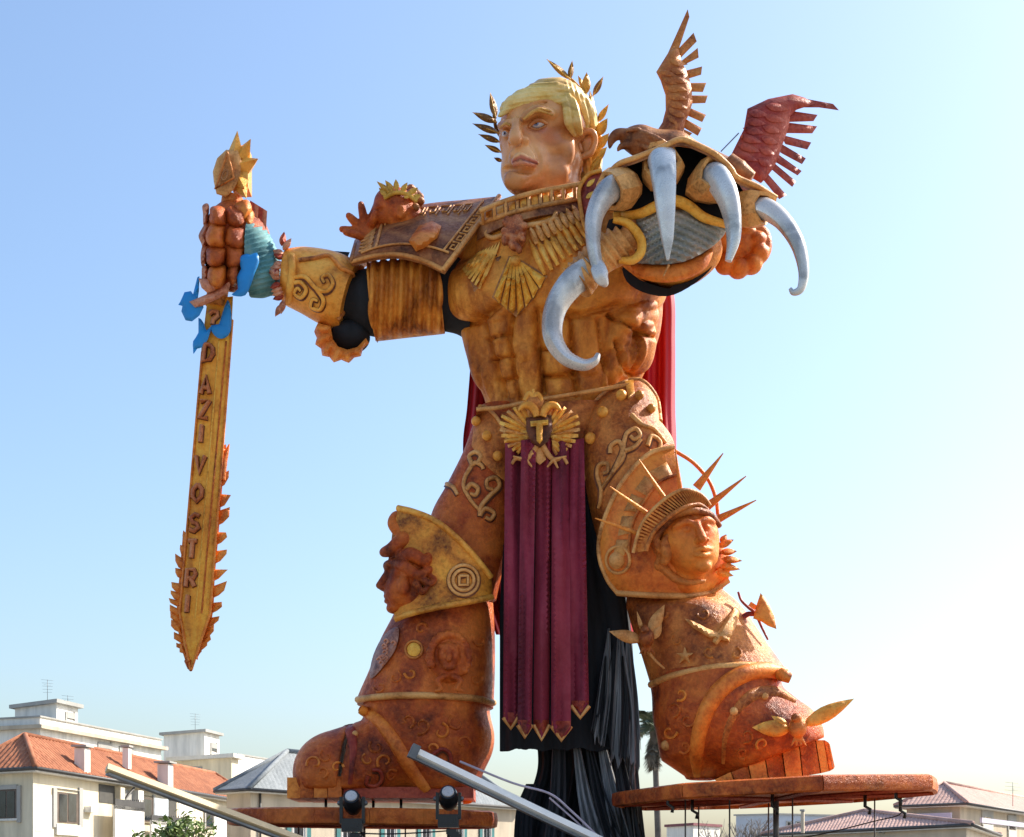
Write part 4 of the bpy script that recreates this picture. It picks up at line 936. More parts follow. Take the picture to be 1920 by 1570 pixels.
def face_tint(u, v):
    t = np.zeros((len(u), 4)); g = lambda cu, cv, ru, rv, p=2: np.exp(-(((u - cu) / ru)**2 + ((v - cv) / rv)**2)**(p / 2))
    def lay(m, c):
        for i in range(3): t[:, i] = np.where(m + t[:, 3] > 1e-6, (t[:, i] * t[:, 3] * (1 - m) + c[i] * m) / np.maximum(m + t[:, 3] * (1 - m), 1e-6), 0)
        t[:, 3] = m + t[:, 3] * (1 - m)
    lay(.55 * g(1030, 258, 20, 14), (.66, .20, .09)); lay(.45 * g(968, 262, 20, 10), (.62, .20, .09)); lay(.4 * g(975, 340, 34, 14), (.52, .17, .05))
    lay(.45 * g(990, 195, 34, 9), (.62, .30, .09)); lay(.45 * g(1010, 220, 30, 9), (.56, .27, .07)); lay(.4 * g(1056, 330, 30, 12), (.45, .15, .05))
    du = np.interp(u, [960, 976, 1009], [304, 294, 306]); lay(.85 * np.exp(-((v - du) / 4.5)**4) * ((u > 959) & (u < 1009)), (.52, .11, .08))
    du = np.interp(u, [962, 980, 1004], [310, 304.5, 311]); lay(.7 * np.exp(-((v - du) / 4.5)**4) * ((u > 961) & (u < 1005)), (.62, .20, .14))
    dm = np.interp(u, [960, 976, 1010], [305.5, 298.5, 308.5]); lay(.9 * np.exp(-((v - dm) / 2.0)**4) * ((u > 960) & (u < 1009)), (.16, .03, .025))
    lay(.5 * g(1009, 243, 20, 6), (.66, .24, .20)); return t
head = hd.build('head', SKIN, G, .026, tint=face_tint)
hf = dep([head], 0, -1.2)
def eyeball(u, v, ru, rv, ang, iu, iv, ir):
    d0 = hf(u, v) + .02
    c = Clay(); c.ell(u, v, d0 + .02, ru, rv, 12, k=1, ang=ang); e = c.build('eye', EYEW, head, .02)
    f = dep([e], .004, d0)
    slab('iris', [(iu + ir * math.cos(a), iv + ir * math.sin(a)) for a in np.linspace(0, 6.283, 17)[:-1]], f, IRIS, head, .02, 4)
    slab('pupil', [(iu + ir * .45 * math.cos(a), iv + ir * .45 * math.sin(a)) for a in np.linspace(0, 6.283, 13)[:-1]], dep([e], .012, d0), PUP, head, .02, 4)
eyeball(1009, 233, 15, 7.5, -12, 1005, 231.5, 5.2); eyeball(948, 251, 7.5, 6.5, -12, 945.5, 250, 3.6)
pxtube('eyelid', [(991, 239), (1000, 229), (1012, 225.5), (1027, 232)], [2.6, 4.4, 4.6, 2.6], SKIN2, head, dep([head], .02, -1.3))
pxtube('eyelid', [(994, 240), (1008, 243), (1024, 236)], [1.6, 2.4, 1.6], SKIN2, head, dep([head], .01, -1.3))
pxtube('eyelid', [(940, 252), (945, 245), (955, 247)], [1.8, 2.8, 1.8], SKIN2, head, dep([head], .02, -1.2))
BROW = paint('brow_gold', (.34, .17, .03), (.52, .32, .06), (.66, .46, .14), scale=6, metal=0, rough=.6)
for a, b, c in (((982, 224), (1004, 208), (1037, 216)), ((988, 220), (1010, 205), (1034, 209))):
    pxtube('eyebrow', [a, b, c], [2, 3.4, 1.5], BROW, head, dep([head], .03, -1.4))
pxtube('eyebrow', [(957, 236), (948, 232), (937, 240)], [2, 3, 1.6], BROW, head, dep([head], .03, -1.3))
# ear
er = Clay()
er.ell(1102, 269, -.55, 17, 26, 14, k=5, ang=14); er.ell(1099, 271, -.80, 9, 15, 9, k=4, op='-', ang=14)
er.chain([(1090, 262, -.72), (1096, 248, -.78), (1110, 248, -.76), (1116, 264, -.70), (1108, 286, -.68), (1094, 294, -.66)], [4, 5, 5.5, 5, 5, 6], k=2.5)
er.cap((1086, 272, -.74), (1089, 282, -.74), 4.5, 4, k=3)
er.build('ear', SKIN2, head, .022)
# hair: swept fringe, crown, temple
def strands(u, v):
    s1 = .008 * np.sin((v + (u - 1000) * .18 + 3 * np.sin(u / 25.0)) / 1.2)
    s2 = .007 * np.sin((u - v * .25) / 1.3)
    return np.where(u > 1060, s2, s1)
ha = Clay()
hz_ = lambda u, v, o: (u, v, hd.front(u, v, -.8) + o)
ha.ell(1036, 212, -.38, 70, 47, 88, k=6)
ha.chain([(1066, 186, -.85), (1036, 181, -1.08), (1002, 184, -1.22), (966, 193, -1.20), (946, 204, -1.0)], [14, 15, 14, 12, 9], k=6)
ha.chain([hz_(1064, 196, .04), hz_(1070, 222, .04), hz_(1080, 246, .04)], [11, 14, 11], k=6)
ha.ell(1090, 222, -.45, 26, 34, 40, k=8)
ha.ell(1088, 245, -.1, 34, 60, 60, k=12)
ha.chain([(1108, 262, -.25), (1112, 300, -.2), (1104, 345, -.15)], [16, 16, 18], k=6)
base_n = list(ha.pr)
def lock(pts_, rr, o=-.02, k=1.6):
    """one combed lock laid on the hair volume"""
    q = []
    for (u, v) in pts_:
        d_ = ha.front(u, v, None)
        q.append((u, v, d_))
    good = [x[2] for x in q if x[2] is not None]
    last = good[0] if good else -.9
    out_ = []
    for (u, v, d_) in q:
        if d_ is None: d_ = last
        last = d_; out_.append((u, v, d_ + o))
    return out_, rr, k
locks = [lock(p, r) for p, r in (
    ([(1060, 190), (1026, 187), (990, 193), (956, 202), (937, 217)], [8, 9, 9, 8, 4]), ([(1062, 183), (1028, 178), (992, 183), (958, 193), (940, 206)], [8, 10, 9, 8, 4]),
    ([(1066, 177), (1032, 170), (998, 174), (966, 184), (946, 195)], [9, 10, 9, 8, 5]), ([(1070, 173), (1042, 165), (1012, 166), (982, 174), (958, 184)], [9, 10, 9, 8, 5]),
    ([(1060, 188), (1064, 206), (1066, 230), (1077, 253)], [8, 9, 8, 4]), ([(1066, 184), (1077, 202), (1081, 226), (1088, 250)], [8, 9, 9, 5]),
    ([(1072, 179), (1088, 196), (1096, 220), (1099, 246)], [8, 9, 9, 5]), ([(1078, 176), (1098, 192), (1108, 214), (1111, 243)], [8, 9, 8, 5]))]
for q, rr, k in locks: ha.chain(q, rr, k=k, sub=3)
ha.build('hair', HAIR, head, .028, disp=strands)

# laurel wreath
WR = thing('laurel_wreath', P(1100, 300, -.3), 'gold and brown laurel wreath around the blond head of the giant figure', 'wreath')
LEAFD = paint('laurel_brown', (.05, .026, .010), (.15, .085, .022), (.30, .19, .04), scale=3)
LEAFG = paint('laurel_gold', (.30, .18, .02), (.52, .33, .035), (.68, .48, .08), scale=3)
pxtube('stem', [(1104, 345), (1120, 300), (1124, 258), (1118, 225), (1104, 188), (1080, 158), (1058, 138)], [5, 4.5, 4, 3, 2.5], LEAFG, WR, -.35)
pxtube('stem', [(1104, 345, -.35), (1060, 330, .75), (1000, 300, .75), (955, 270, .2), (932, 245, -.3), (926, 215, -.45)], [4, 4, 4, 3], LEAFD, WR, 0)
for b, t, wd, m_, dd in (((1070, 150), (1025, 111), 12, LEAFD, -.45), ((1068, 150), (1073, 114), 11, LEAFD, -.4), ((1098, 178), (1100, 136), 17, LEAFG, -.45), ((1112, 180), (1131, 144), 12, LEAFD, -.4),
                         ((1108, 194), (1076, 154), 9, LEAFG, -.5), ((1112, 210), (1106, 170), 10, LEAFG, -.55), ((1120, 230), (1141, 196), 12, LEAFG, -.4), ((1118, 256), (1139, 222), 20, LEAFG, -.5),
                         ((1116, 282), (1142, 250), 18, LEAFG, -.45), ((1110, 305), (1138, 276), 18, LEAFG, -.5), ((1106, 325), (1128, 296), 16, LEAFG, -.5), ((1096, 170), (1084, 142), 9, LEAFG, -.38), ((1100, 340), (1124, 318), 15, LEAFD, -.4),
                         ((930, 222), (919, 174), 14, LEAFD, -.5), ((932, 230), (886, 211), 15, LEAFD, -.52), ((936, 250), (886, 232), 14, LEAFD, -.54), ((938, 267), (897, 252), 12, LEAFD, -.5), ((940, 286), (909, 272), 11, LEAFD, -.5), ((942, 303), (926, 296), 8, LEAFD, -.48)):
    L = math.hypot(t[0] - b[0], t[1] - b[1])
    lf = slab('leaf', leaf_outline(b, t, wd), lambda u, v, b=b, L=L, dd=dd: dd - .12 * (math.hypot(u - b[0], v - b[1]) / L)**2, m_, WR, .03, 6, .05, wd / 2)
    pxtube('midrib', [b, t], [1.6, .6], LEAFG, lf, dep([lf], .01, dd - .05), spl=False, n=6)
# =================================================================== clawed arm reaching towards the viewer
arm = Clay()
arm.cap((1215, 455, -.5), (1262, 452, -2.6), 88, 86, k=10); arm.ell(1200, 450, -.2, 80, 90, 90, k=20)
arm.ell(1262, 470, -2.6, 92, 60, 60, k=8)
rarm = arm.build('clawed_arm', BRT, G, .05)
sh = Clay()
sh.ell(1215, 380, -.4, 100, 62, 100, k=10)
sh.build('shoulder_plate', DKB, G, .05)
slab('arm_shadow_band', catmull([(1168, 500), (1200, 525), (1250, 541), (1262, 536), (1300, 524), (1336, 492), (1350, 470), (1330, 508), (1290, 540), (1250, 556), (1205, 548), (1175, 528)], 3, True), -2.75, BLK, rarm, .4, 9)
# underside plate, lined like a wing case
def gp(u, v): return -3.2 - .38 * math.sqrt(max(0, 1 - min(1, ((u - 1270) / 100)**2)))
pl = [(1192, 410), (1240, 392), (1290, 396), (1330, 412), (1362, 425), (1352, 448), (1322, 472), (1285, 490), (1248, 496), (1212, 495), (1190, 490), (1204, 462), (1206, 436)]
rip = lambda u, v: .045 * math.sin((v - (u - 1250) * (.32 if u > 1250 else -.5) - .0016 * (u - 1250)**2) / 2.3) + (.0 if abs(u - 1249) > 5 else -.05)
gpl = slab('palm_plate', catmull(pl, 3, True), gp, GREY, rarm, .3, 5, .08, 16, ripple=rip)
bowl = slab('wrist_bowl', catmull([(1158, 486), (1200, 494), (1250, 496), (1300, 484), (1336, 466), (1326, 500), (1296, 520), (1255, 530), (1212, 526), (1180, 510)], 3, True), lambda u, v: gp(u, v) + .12, ORN, rarm, .5, 8, .12, 16)
pxtube('wrist_seam', [(1254, 497), (1244, 518)], [2.5, 1.5], TAN, rarm, -3.68, spl=False)
pxtube('gold_rim', [(1150, 405), (1196, 402), (1236, 384), (1262, 376), (1290, 386), (1320, 408), (1364, 422)], [7, 9, 10, 10, 10, 9, 7], GOLDY, rarm, lambda u, v: gp(u, v) - .16)
# thumb socket
pxtube('gold_rim', [(1150, 412), (1178, 420), (1200, 446), (1202, 472), (1186, 488), (1160, 488)], [6, 8, 9, 9, 8, 6], GOLDY, rarm, -3.75)
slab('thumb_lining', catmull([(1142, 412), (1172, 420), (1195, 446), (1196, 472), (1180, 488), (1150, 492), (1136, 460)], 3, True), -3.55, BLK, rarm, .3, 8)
ts = barrel('thumb_sleeve', [(1196, 474, 1168, 428, -3.45, 1), (1170, 494, 1136, 436, -3.6, 1), (1140, 512, 1108, 454, -3.7, 1), (1112, 548, 1062, 502, -3.85, 1), (1106, 554, 1056, 508, -3.85, 1)], TAN, rarm, nr=60, nt=48, disp=lambda u, v: .035 * np.sin((u * .8 - v * .6) / 2.2))
# dark hood over the knuckles
front = [(1138, 330, -3.9), (1160, 308, -4.0), (1192, 296, -4.1), (1238, 278, -4.2), (1274, 262, -4.2), (1302, 270, -4.2), (1342, 290, -4.15), (1370, 316, -4.05), (1382, 333, -4.0), (1420, 350, -3.9), (1456, 372, -3.8)]
back = [(1128, 388, -2.5), (1150, 352, -2.4), (1190, 330, -2.2), (1236, 310, -2.1), (1272, 300, -2.0), (1302, 304, -2.0), (1342, 322, -2.1), (1370, 344, -2.2), (1388, 368, -2.3), (1410, 392, -2.4), (1430, 410, -2.5)]
fr, bk = catmull(front, 5), catmull(back, 5)
V, F = [], []
J = 8
for a, b in zip(fr, bk):
    for j in range(J + 1):
        t = j / J; q = a * (1 - t) + b * t; p = P(*q); V.append(p + Vector((0, 0, .18 * math.sin(math.pi * t))))
N_ = len(fr)
for i in range(N_ - 1):
    for j in range(J): F.append((i*(J+1) + j, i*(J+1) + j + 1, (i+1)*(J+1) + j + 1, (i+1)*(J+1) + j))
nv = len(V); V += [v + Vector((0, .03, -.09)) for v in V]; F += [tuple(x + nv for x in f[::-1]) for f in F]
F += [(i*(J+1), (i+1)*(J+1), (i+1)*(J+1) + nv, i*(J+1) + nv) for i in range(N_ - 1)]
hood = mk('knuckle_hood', V, F, DKB, rarm, sharp=60)
tube('hood_rim', [P(*q) for q in fr], .05, TAN, rarm)
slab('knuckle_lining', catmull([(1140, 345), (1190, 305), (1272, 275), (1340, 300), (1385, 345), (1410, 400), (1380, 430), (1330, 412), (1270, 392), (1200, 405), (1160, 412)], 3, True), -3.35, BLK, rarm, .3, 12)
# claws
claws = [([(1172, 352, -3.75), (1140, 358, -4.0), (1116, 400, -4.15), (1112, 450, -4.2), (1120, 500, -4.2), (1128, 526, -4.2)], [24, 25, 19, 15, 12, 9]),
         ([(1240, 325, -3.7), (1240, 300, -4.1), (1244, 335, -4.35), (1248, 400, -4.4), (1251, 450, -4.4), (1252, 488, -4.4)], [24, 26, 23, 17, 11, 2.5]),
         ([(1322, 350, -3.7), (1340, 330, -4.0), (1362, 360, -4.25), (1374, 405, -4.3), (1376, 450, -4.3), (1366, 490, -4.3)], [24, 24, 21, 16, 12, 6]),
         ([(1400, 396, -3.6), (1432, 392, -3.85), (1466, 414, -4.0), (1494, 456, -4.05), (1506, 505, -4.05), (1502, 540, -4.05), (1488, 549, -4.05), (1481, 541, -4.05)], [20, 22, 18, 15, 11, 8, 5.5, 3]),
         ([(1098, 512, -3.85), (1066, 536, -4.05), (1040, 580, -4.15), (1036, 630, -4.2), (1058, 668, -4.25), (1092, 684, -4.3), (1114, 678, -4.3), (1122, 664, -4.3)], [27, 27, 23, 20, 16, 12, 9, 5])]
for ci, (pp, rr) in enumerate(claws):
    pts_ = [Vector(P(*q)) for q in catmull(pp, 8)]
    rad = np.interp(np.linspace(0, 1, len(pts_)), np.linspace(0, 1, len(rr)), rr)
    # blade-like section: a ridge along the outer curve
    Vc, Fc = tube_mesh(pts_, [r * p.y / FPX for r, p in zip(rad, pts_)], n=24)
    Vc = [Vector(v) for v in Vc]
    for i in range(len(pts_)):
        for k in range(24):
            a = 2 * math.pi * k / 24; c = pts_[i]; rel = Vc[i*24 + k] - c
            s_ = 1 + .22 * max(0, math.cos(a - .5))**14 - .12 * max(0, math.cos(a - 1.5))**2 - .12 * max(0, math.cos(a + .6))**2
            Vc[i*24 + k] = c + rel * s_
    cl = mk('claw', Vc, Fc, SILV, rarm, sharp=40)
    if ci < 4:
        p0, p1 = pts_[2], pts_[8]; ax = (p1 - p0).normalized(); r0 = rad[3] * pts_[0].y / FPX
        V, F = [], []; nn = 9; x = ax.orthogonal().normalized(); y = ax.cross(x)
        for lv, rr_ in ((-.30, 1.15), (-.12, 1.55), (.10, 1.62), (.30, 1.42), (.28, 1.12), (-.1, 1.05)):
            for k in range(nn):
                a = 2 * math.pi * k / nn + .3; w_ = 1 + .10 * math.sin(3 * a + ci)
                V.append(p0 + ax * (lv + .06 * math.sin(2 * a)) + (x * math.cos(a) + y * math.sin(a)) * (r0 * rr_ * w_))
        for i in range(5):
            for k in range(nn): F.append((i*nn + k, i*nn + (k+1) % nn, (i+1)*nn + (k+1) % nn, (i+1)*nn + k))
        mk('claw_socket', V, F, TAN, rarm, smooth=False)
# a smaller hooked end on the first claw
cb = Clay(); cb.chain([(1122, 500, -4.2), (1128, 520, -4.25), (1134, 532, -4.25)], [13, 12, 7], k=2); cb.chain([(1112, 505, -4.28), (1118, 522, -4.3), (1126, 534, -4.28)], [5, 5, 3], k=1.5); cb.chain([(1130, 498, -4.28), (1138, 512, -4.3)], [5, 3], k=1.5)
cb.build('claw_tip', SILV, rarm, .025)
# elbow cop behind
ec = Clay()
for i in range(8):
    a = math.radians(150 - i * 40); ec.ell(1385 + 38 * math.cos(a), 470 - 34 * math.sin(a), -1.9, 20, 18, 24, k=3)
ec.ell(1382, 465, -1.7, 42, 38, 40, k=4); ec.ell(1398, 478, -2.25, 18, 16, 14, k=3, op='-'); ec.cap((1330, 455, -1.4), (1380, 460, -1.7), 44, 40, k=8)
ec.chain([(1410, 425, -1.9), (1432, 440, -1.9), (1436, 470, -1.9), (1420, 495, -1.9)], [10, 11, 10, 8], k=2)
ec.build('elbow_cop', ORN, rarm, .03)

# =================================================================== eagle perched on the shoulder
EG = thing('shoulder_eagle', P(1270, 300, -1.0), 'brown sculpted eagle with raised wings perched on the clawed arm', 'eagle sculpture')
FTH = paint('feather_rust', (.20, .055, .018), (.42, .15, .035), (.56, .27, .06), scale=2.4)
FTR = paint('feather_red', (.13, .012, .012), (.30, .035, .025), (.42, .10, .05), scale=2.2)
eg = Clay()
eg.ell(1196, 262, -1.5, 34, 24, 26, k=8); eg.cap((1205, 268, -1.5), (1262, 292, -1.3), 27, 42, k=10); eg.cap((1260, 292, -1.3), (1380, 335, -1.2), 40, 28, k=10)
eg.chain([(1176, 254, -1.6), (1158, 252, -1.65), (1147, 262, -1.65), (1143, 278, -1.65)], [11, 9, 7, 2], k=3); eg.chain([(1182, 272, -1.6), (1166, 274, -1.62), (1158, 282, -1.62)], [8, 5, 2], k=3)
eg.ell(1186, 251, -1.92, 6, 4, 5, k=3, op='-'); eg.cap((1176, 246, -1.82), (1196, 242, -1.8), 4, 4, k=2)
for i in range(16):
    a = random.uniform(0, 1); u = 1190 + 80 * a; v = 248 + 34 * a + random.uniform(-6, 26); dd = eg.front(u, v, -1.7)
    eg.chain([(u, v, dd + .02), (u + 12, v + 3, dd), (u + 24, v + 9, dd + .04)], [4, 4, 2], k=1.5)
eg.build('body', DKB, EG, .03)
def zpt(q): return (1000 + q[0] / 2.18, q[1] / 2.18)
def wing(feathers, coverts, m1, m2, d0, slope, rows):
    pf = lambda u, v: d0 + slope * (u - 1300) / 90
    wg = slab('wing', [zpt(q) for q in coverts], lambda u, v: pf(u, v) - .08, m2, EG, .16, 9, .10, 20)
    for k, (a, b, c, d_) in enumerate(feathers):
        slab('feather', [zpt(a), zpt(b), zpt(c), zpt(d_)], lambda u, v, k=k: pf(u, v) + .02 * (k % 2), m1, wg, .05, 10, .04, 7)
    for a, b, wd in rows:
        slab('covert_feather', leaf_outline(zpt(a), zpt(b), wd), dep([wg], .015, d0), m1, wg, .04, 6, .015, 4)
w1 = [((545, 250), (570, 235), (632, 38), (638, 70)), ((560, 235), (600, 240), (668, 170), (655, 134)), ((590, 262), (612, 268), (676, 236), (672, 196)), ((600, 295), (625, 325), (686, 306), (690, 272)),
      ((600, 340), (625, 375), (693, 377), (707, 339)), ((600, 390), (620, 425), (703, 422), (713, 391)), ((590, 420), (600, 460), (690, 500), (706, 470)), ((560, 450), (560, 490), (672, 556), (689, 525)), ((530, 490), (540, 540), (630, 565), (650, 545))]
w1[0] = ((540, 240), (590, 215), (638, 70), (631, 38))
wing(w1, [(575, 190), (595, 205), (605, 250), (625, 290), (640, 330), (648, 370), (650, 420), (640, 460), (620, 500), (615, 540), (650, 575), (600, 580), (500, 600), (480, 580), (500, 545), (528, 500), (541, 450), (540, 390), (520, 330), (502, 295), (530, 250), (555, 210)],
     FTH, FTH, -1.1, 0.0,
     [((560, 250 + k * 34), (632, 264 + k * 36), 12) for k in range(7)] + [((float(np.interp(290 + k * 30, [290, 330, 390, 450, 500], [512, 530, 550, 552, 540])), 290 + k * 30), (590, 312 + k * 33), 10) for k in range(7)] + [((505 + k * 14, 560 - k * 6), (590 + k * 6, 540 - k * 14), 11) for k in range(4)])
w2 = [((1060, 390), (1075, 440), (1195, 440), (1160, 418)), ((1090, 400), (1100, 430), (1250, 452), (1225, 425)), ((1030, 450), (1030, 500), (1145, 496), (1162, 470)), ((1030, 500), (1035, 545), (1140, 546), (1160, 517)), ((1010, 550), (1030, 590), (1120, 612), (1136, 583)),
      ((1000, 580), (1010, 625), (1098, 672), (1114, 648)), ((985, 620), (985, 660), (1080, 718), (1097, 700)), ((965, 650), (970, 690), (1058, 765), (1074, 742)), ((940, 690), (935, 730), (1005, 815), (1035, 798))]
wing(w2, [(875, 445), (960, 405), (1060, 385), (1110, 400), (1150, 425), (1075, 450), (1050, 475), (1045, 520), (1030, 560), (1012, 610), (1000, 650), (980, 690), (950, 730), (930, 750), (880, 720), (830, 660), (805, 640), (830, 590), (860, 530)],
     FTR, FTR, -1.0, .25,
     [((880 - k * 12, 460 + k * 32), (960 - k * 8, 470 + k * 38), 15) for k in range(6)] + [((950 - k * 6, 430 + k * 44), (1045 - k * 14, 450 + k * 46), 15) for k in range(6)])
pxtube('tail_root', [(1365, 300), (1385, 318), (1410, 335)], [14, 18, 12], DKB, EG, -1.4)
pxtube('stay_wire', [(1352, 284, -1.2), (1385, 250, -1.0)], 1.2, STEEL, EG, 0, spl=False)

# =================================================================== little bust on the other shoulder plate
BU = thing('crowned_bust', P(745, 420, -.35), 'small copper bust with leaf crown and open hand on the shoulder plate', 'bust')
bs = Clay(); b0 = -.35
bs.ell(742, 388, b0, 42, 34, 36, k=8, ang=20); bs.ell(716, 404, b0, 22, 22, 26, k=8); bs.ell(700, 408, b0, 10, 9, 14, k=4); bs.ell(712, 392, b0 - .30, 10, 5, 8, k=4, op='-'); bs.ell(750, 396, b0 - .36, 9, 14, 8, k=4); bs.ell(750, 396, b0 - .46, 4, 8, 6, k=3, op='-')
bs.cap((750, 400, b0), (765, 440, b0 + .3), 36, 44, k=8); bs.ell(690, 438, b0 + .1, 20, 18, 16, k=8); bs.cap((690, 440, b0 + .1), (720, 450, b0 + .2), 18, 26, k=8)
for tp, r in (((641, 430), 5.5), ((654, 405), 6), ((677, 384), 6)):
    bs.chain([(688, 434, b0 + .1), ((688 + tp[0]) / 2, (434 + tp[1]) / 2 + 2, b0), (tp[0], tp[1], b0 - .1)], [9, 8, r], k=3)
bs.chain([(692, 430, b0 + .05), (700, 412, b0 - .2), (704, 400, b0 - .25)], [8, 7, 5.5], k=3); bs.chain([(690, 446, b0), (668, 440, b0 - .1), (648, 436, b0 - .15)], [8, 7, 5.5], k=3)
bs.build('head', COP, BU, .025)
bh = Clay()
for i in range(26):
    a, r = random.uniform(-1.5, .9), random.uniform(.55, 1); bh.ell(756 + 36 * math.cos(a) * r, 384 + 34 * math.sin(a) * r, b0 - .25 + random.uniform(0, .5), 9, 8, 10, k=2)
bh.build('curly_hair', DKB, BU, .03)
for a, b in (((735, 365), (706, 340)), ((738, 360), (722, 338)), ((744, 358), (742, 336)), ((752, 362), (764, 342)), ((766, 364), (784, 352)), ((728, 370), (710, 352)), ((772, 372), (790, 366)), ((758, 372), (774, 358))):
    slab('crown_leaf', leaf_outline(a, b, 11), b0 - .42, LEAFG if 'LEAFG' in globals() else GOLD, BU, .05, 6, .04, 5)
pxtube('crown_band', [(720, 372), (740, 362), (762, 364), (782, 378)], 4, LEAFG, BU, b0 - .42)

# =================================================================== sword
SW = thing('sword', P(358, 1258, -.6), 'giant gold sword with raised lettering and flame edges held in the fist', 'sword')
SWG = paint('sword_gold', (.60, .23, .02), (.84, .41, .035), (.92, .56, .07), scale=1.6, metal=.25, rough=.42, stretch=(3, 3, .5))
sd = -.62
bl = [(389, 560), (437, 556), (434, 620), (393, 1150), (376, 1210), (358, 1258), (345, 1212), (336, 1150), (378, 650)]
bld = slab('blade', bl, sd, SWG, SW, .32, 16, .05, 6)
pxtube('fuller', [(424, 640, sd - .05), (378, 1150, sd - .05)], 1.6, COP, bld, spl=False); pxtube('fuller', [(411, 640, sd - .045), (366, 1160, sd - .045)], 1.6, GOLDY, bld, spl=False)
pxtube('blade_edge', [(436, 600, sd - .03), (394, 1150, sd - .03), (359, 1256, sd - .02)], 2.2, ORN, bld, spl=False); pxtube('blade_edge', [(379, 660, sd - .03), (337, 1150, sd - .03), (357, 1256, sd - .02)], 2.2, ORN, bld, spl=False)
pxtube('blade_tip', [(352, 1238, sd), (357, 1252, sd + .1), (358, 1259, sd + .12)], [7, 6, 2], COP, bld)
# raised lettering, each letter its own strokes
LET = {'D': [[(0, 0), (0, 1), (.7, .85), (1, .55), (.9, .2), (.5, 0), (0, 0)]], 'A': [[(0, 1), (.5, 0), (1, 1)], [(.22, .65), (.8, .65)]], 'Z': [[(0, 0), (1, 0), (0, 1), (1, 1)]], 'I': [[(.5, 0), (.5, 1)]],
       'V': [[(0, 0), (.5, 1), (1, 0)]], 'O': [[(.5, 0), (0, .3), (0, .7), (.5, 1), (1, .7), (1, .3), (.5, 0)]], 'S': [[(1, .12), (.5, 0), (0, .22), (.3, .48), (.75, .55), (1, .78), (.5, 1), (0, .88)]],
       'T': [[(0, 0), (1, 0)], [(.5, 0), (.5, 1)]], 'R': [[(0, 1), (0, 0), (.8, 0), (1, .25), (.8, .5), (0, .5)], [(.45, .5), (1, 1)]], '?': [[(0, .2), (.3, 0), (.9, .05), (1, .35), (.5, .65), (.45, 1)]]}
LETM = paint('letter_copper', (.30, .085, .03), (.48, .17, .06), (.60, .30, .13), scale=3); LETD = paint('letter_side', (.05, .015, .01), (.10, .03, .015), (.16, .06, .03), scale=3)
def letter(ch, u, v, wd, ht, lean, t=4.1):
    pr, pd = [], []
    for stt in LET[ch]:
        q = [(u + x * wd - y * ht * lean, v + y * ht) for x, y in stt]
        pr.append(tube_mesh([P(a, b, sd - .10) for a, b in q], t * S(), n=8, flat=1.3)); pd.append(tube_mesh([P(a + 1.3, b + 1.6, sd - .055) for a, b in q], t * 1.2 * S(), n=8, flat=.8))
    V, F = join(pr); lo = mk('letter', V, F, LETM, bld, sharp=50)
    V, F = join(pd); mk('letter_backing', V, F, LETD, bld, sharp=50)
for ch, u, v in (('?', 393, 584), ('D', 384, 646), ('A', 379, 706), ('Z', 376, 752), ('I', 372, 797), ('V', 368, 855), ('O', 363, 908), ('S', 358, 964), ('T', 353, 1014), ('R', 351, 1068), ('I', 346, 1116)):
    letter(ch, u, v, {'I': 12}.get(ch, 16), 32 if ch != '?' else 24, .09)
random.seed(3)
def flames(path, side, name):
    """ragged flame border: uneven tongues licking upwards along the blade edge"""
    pts_ = catmull(path, 14); n = len(pts_); o = []; i = 0
    while i < n:
        p = pts_[i]; a = i / (n - 1); am = (24 if side > 0 else 18) * max(.25, math.sin(math.pi * min(1, a * 1.1))**.5)
        o.append((p[0] + side * am * random.uniform(.15, .4), p[1])); q = pts_[min(n - 1, i + 2)]
        o.append((q[0] + side * am * random.uniform(.6, .95), q[1] + random.uniform(-2, 4))); o.append((q[0] + side * am * random.uniform(.8, 1.25), q[1] - random.uniform(6, 18)))
        q = pts_[min(n - 1, i + 4)]; o.append((q[0] + side * am * random.uniform(.45, .7), q[1])); i += random.choice((4, 5, 6))
    o = [(x, y) for x, y in o]; o.sort(key=lambda t_: t_[1]) if False else None
    outer = [tuple(t_) for t_ in catmull(o, 3)]
    inner = [(p[0] - side * 6, p[1]) for p in pts_[::-1]]
    base = slab(name, [(p[0] + side * 5, p[1]) for p in pts_] + inner, sd + .16, ORN, SW, .1, 10)
    for k in range(0, len(o) - 3, 4):
        w_ = [o[k], o[k + 1], o[k + 2], o[k + 3]]; c0 = (o[k][0] - side * 7, o[k][1] + 4); c1 = (o[k + 3][0] - side * 12, o[k + 3][1] + 6)
        if w_[2][1] > c1[1] - 4: continue
        tg_ = [c0, (w_[2][0], w_[2][1]), ((w_[1][0] + w_[2][0]) / 2 + side * 1.5, w_[1][1] - 2), w_[3], c1]
        try: slab('flame_tongue', tg_, sd + .12 + random.uniform(0, .06), ORN, base, .08, 6, .05, 5)
        except Exception: pass
flames([(418, 836), (412, 910), (405, 1000), (398, 1080), (394, 1150), (380, 1205), (364, 1236)], 1, 'flame_edge')
flames([(348, 1000), (343, 1060), (338, 1120), (336, 1160), (344, 1210), (352, 1238)], -1, 'flame_edge')
pxtube('flame_tongue', [(416, 900), (418, 870), (424, 850), (430, 833)], [7, 8, 5, 1], ORN, SW, sd + .1)
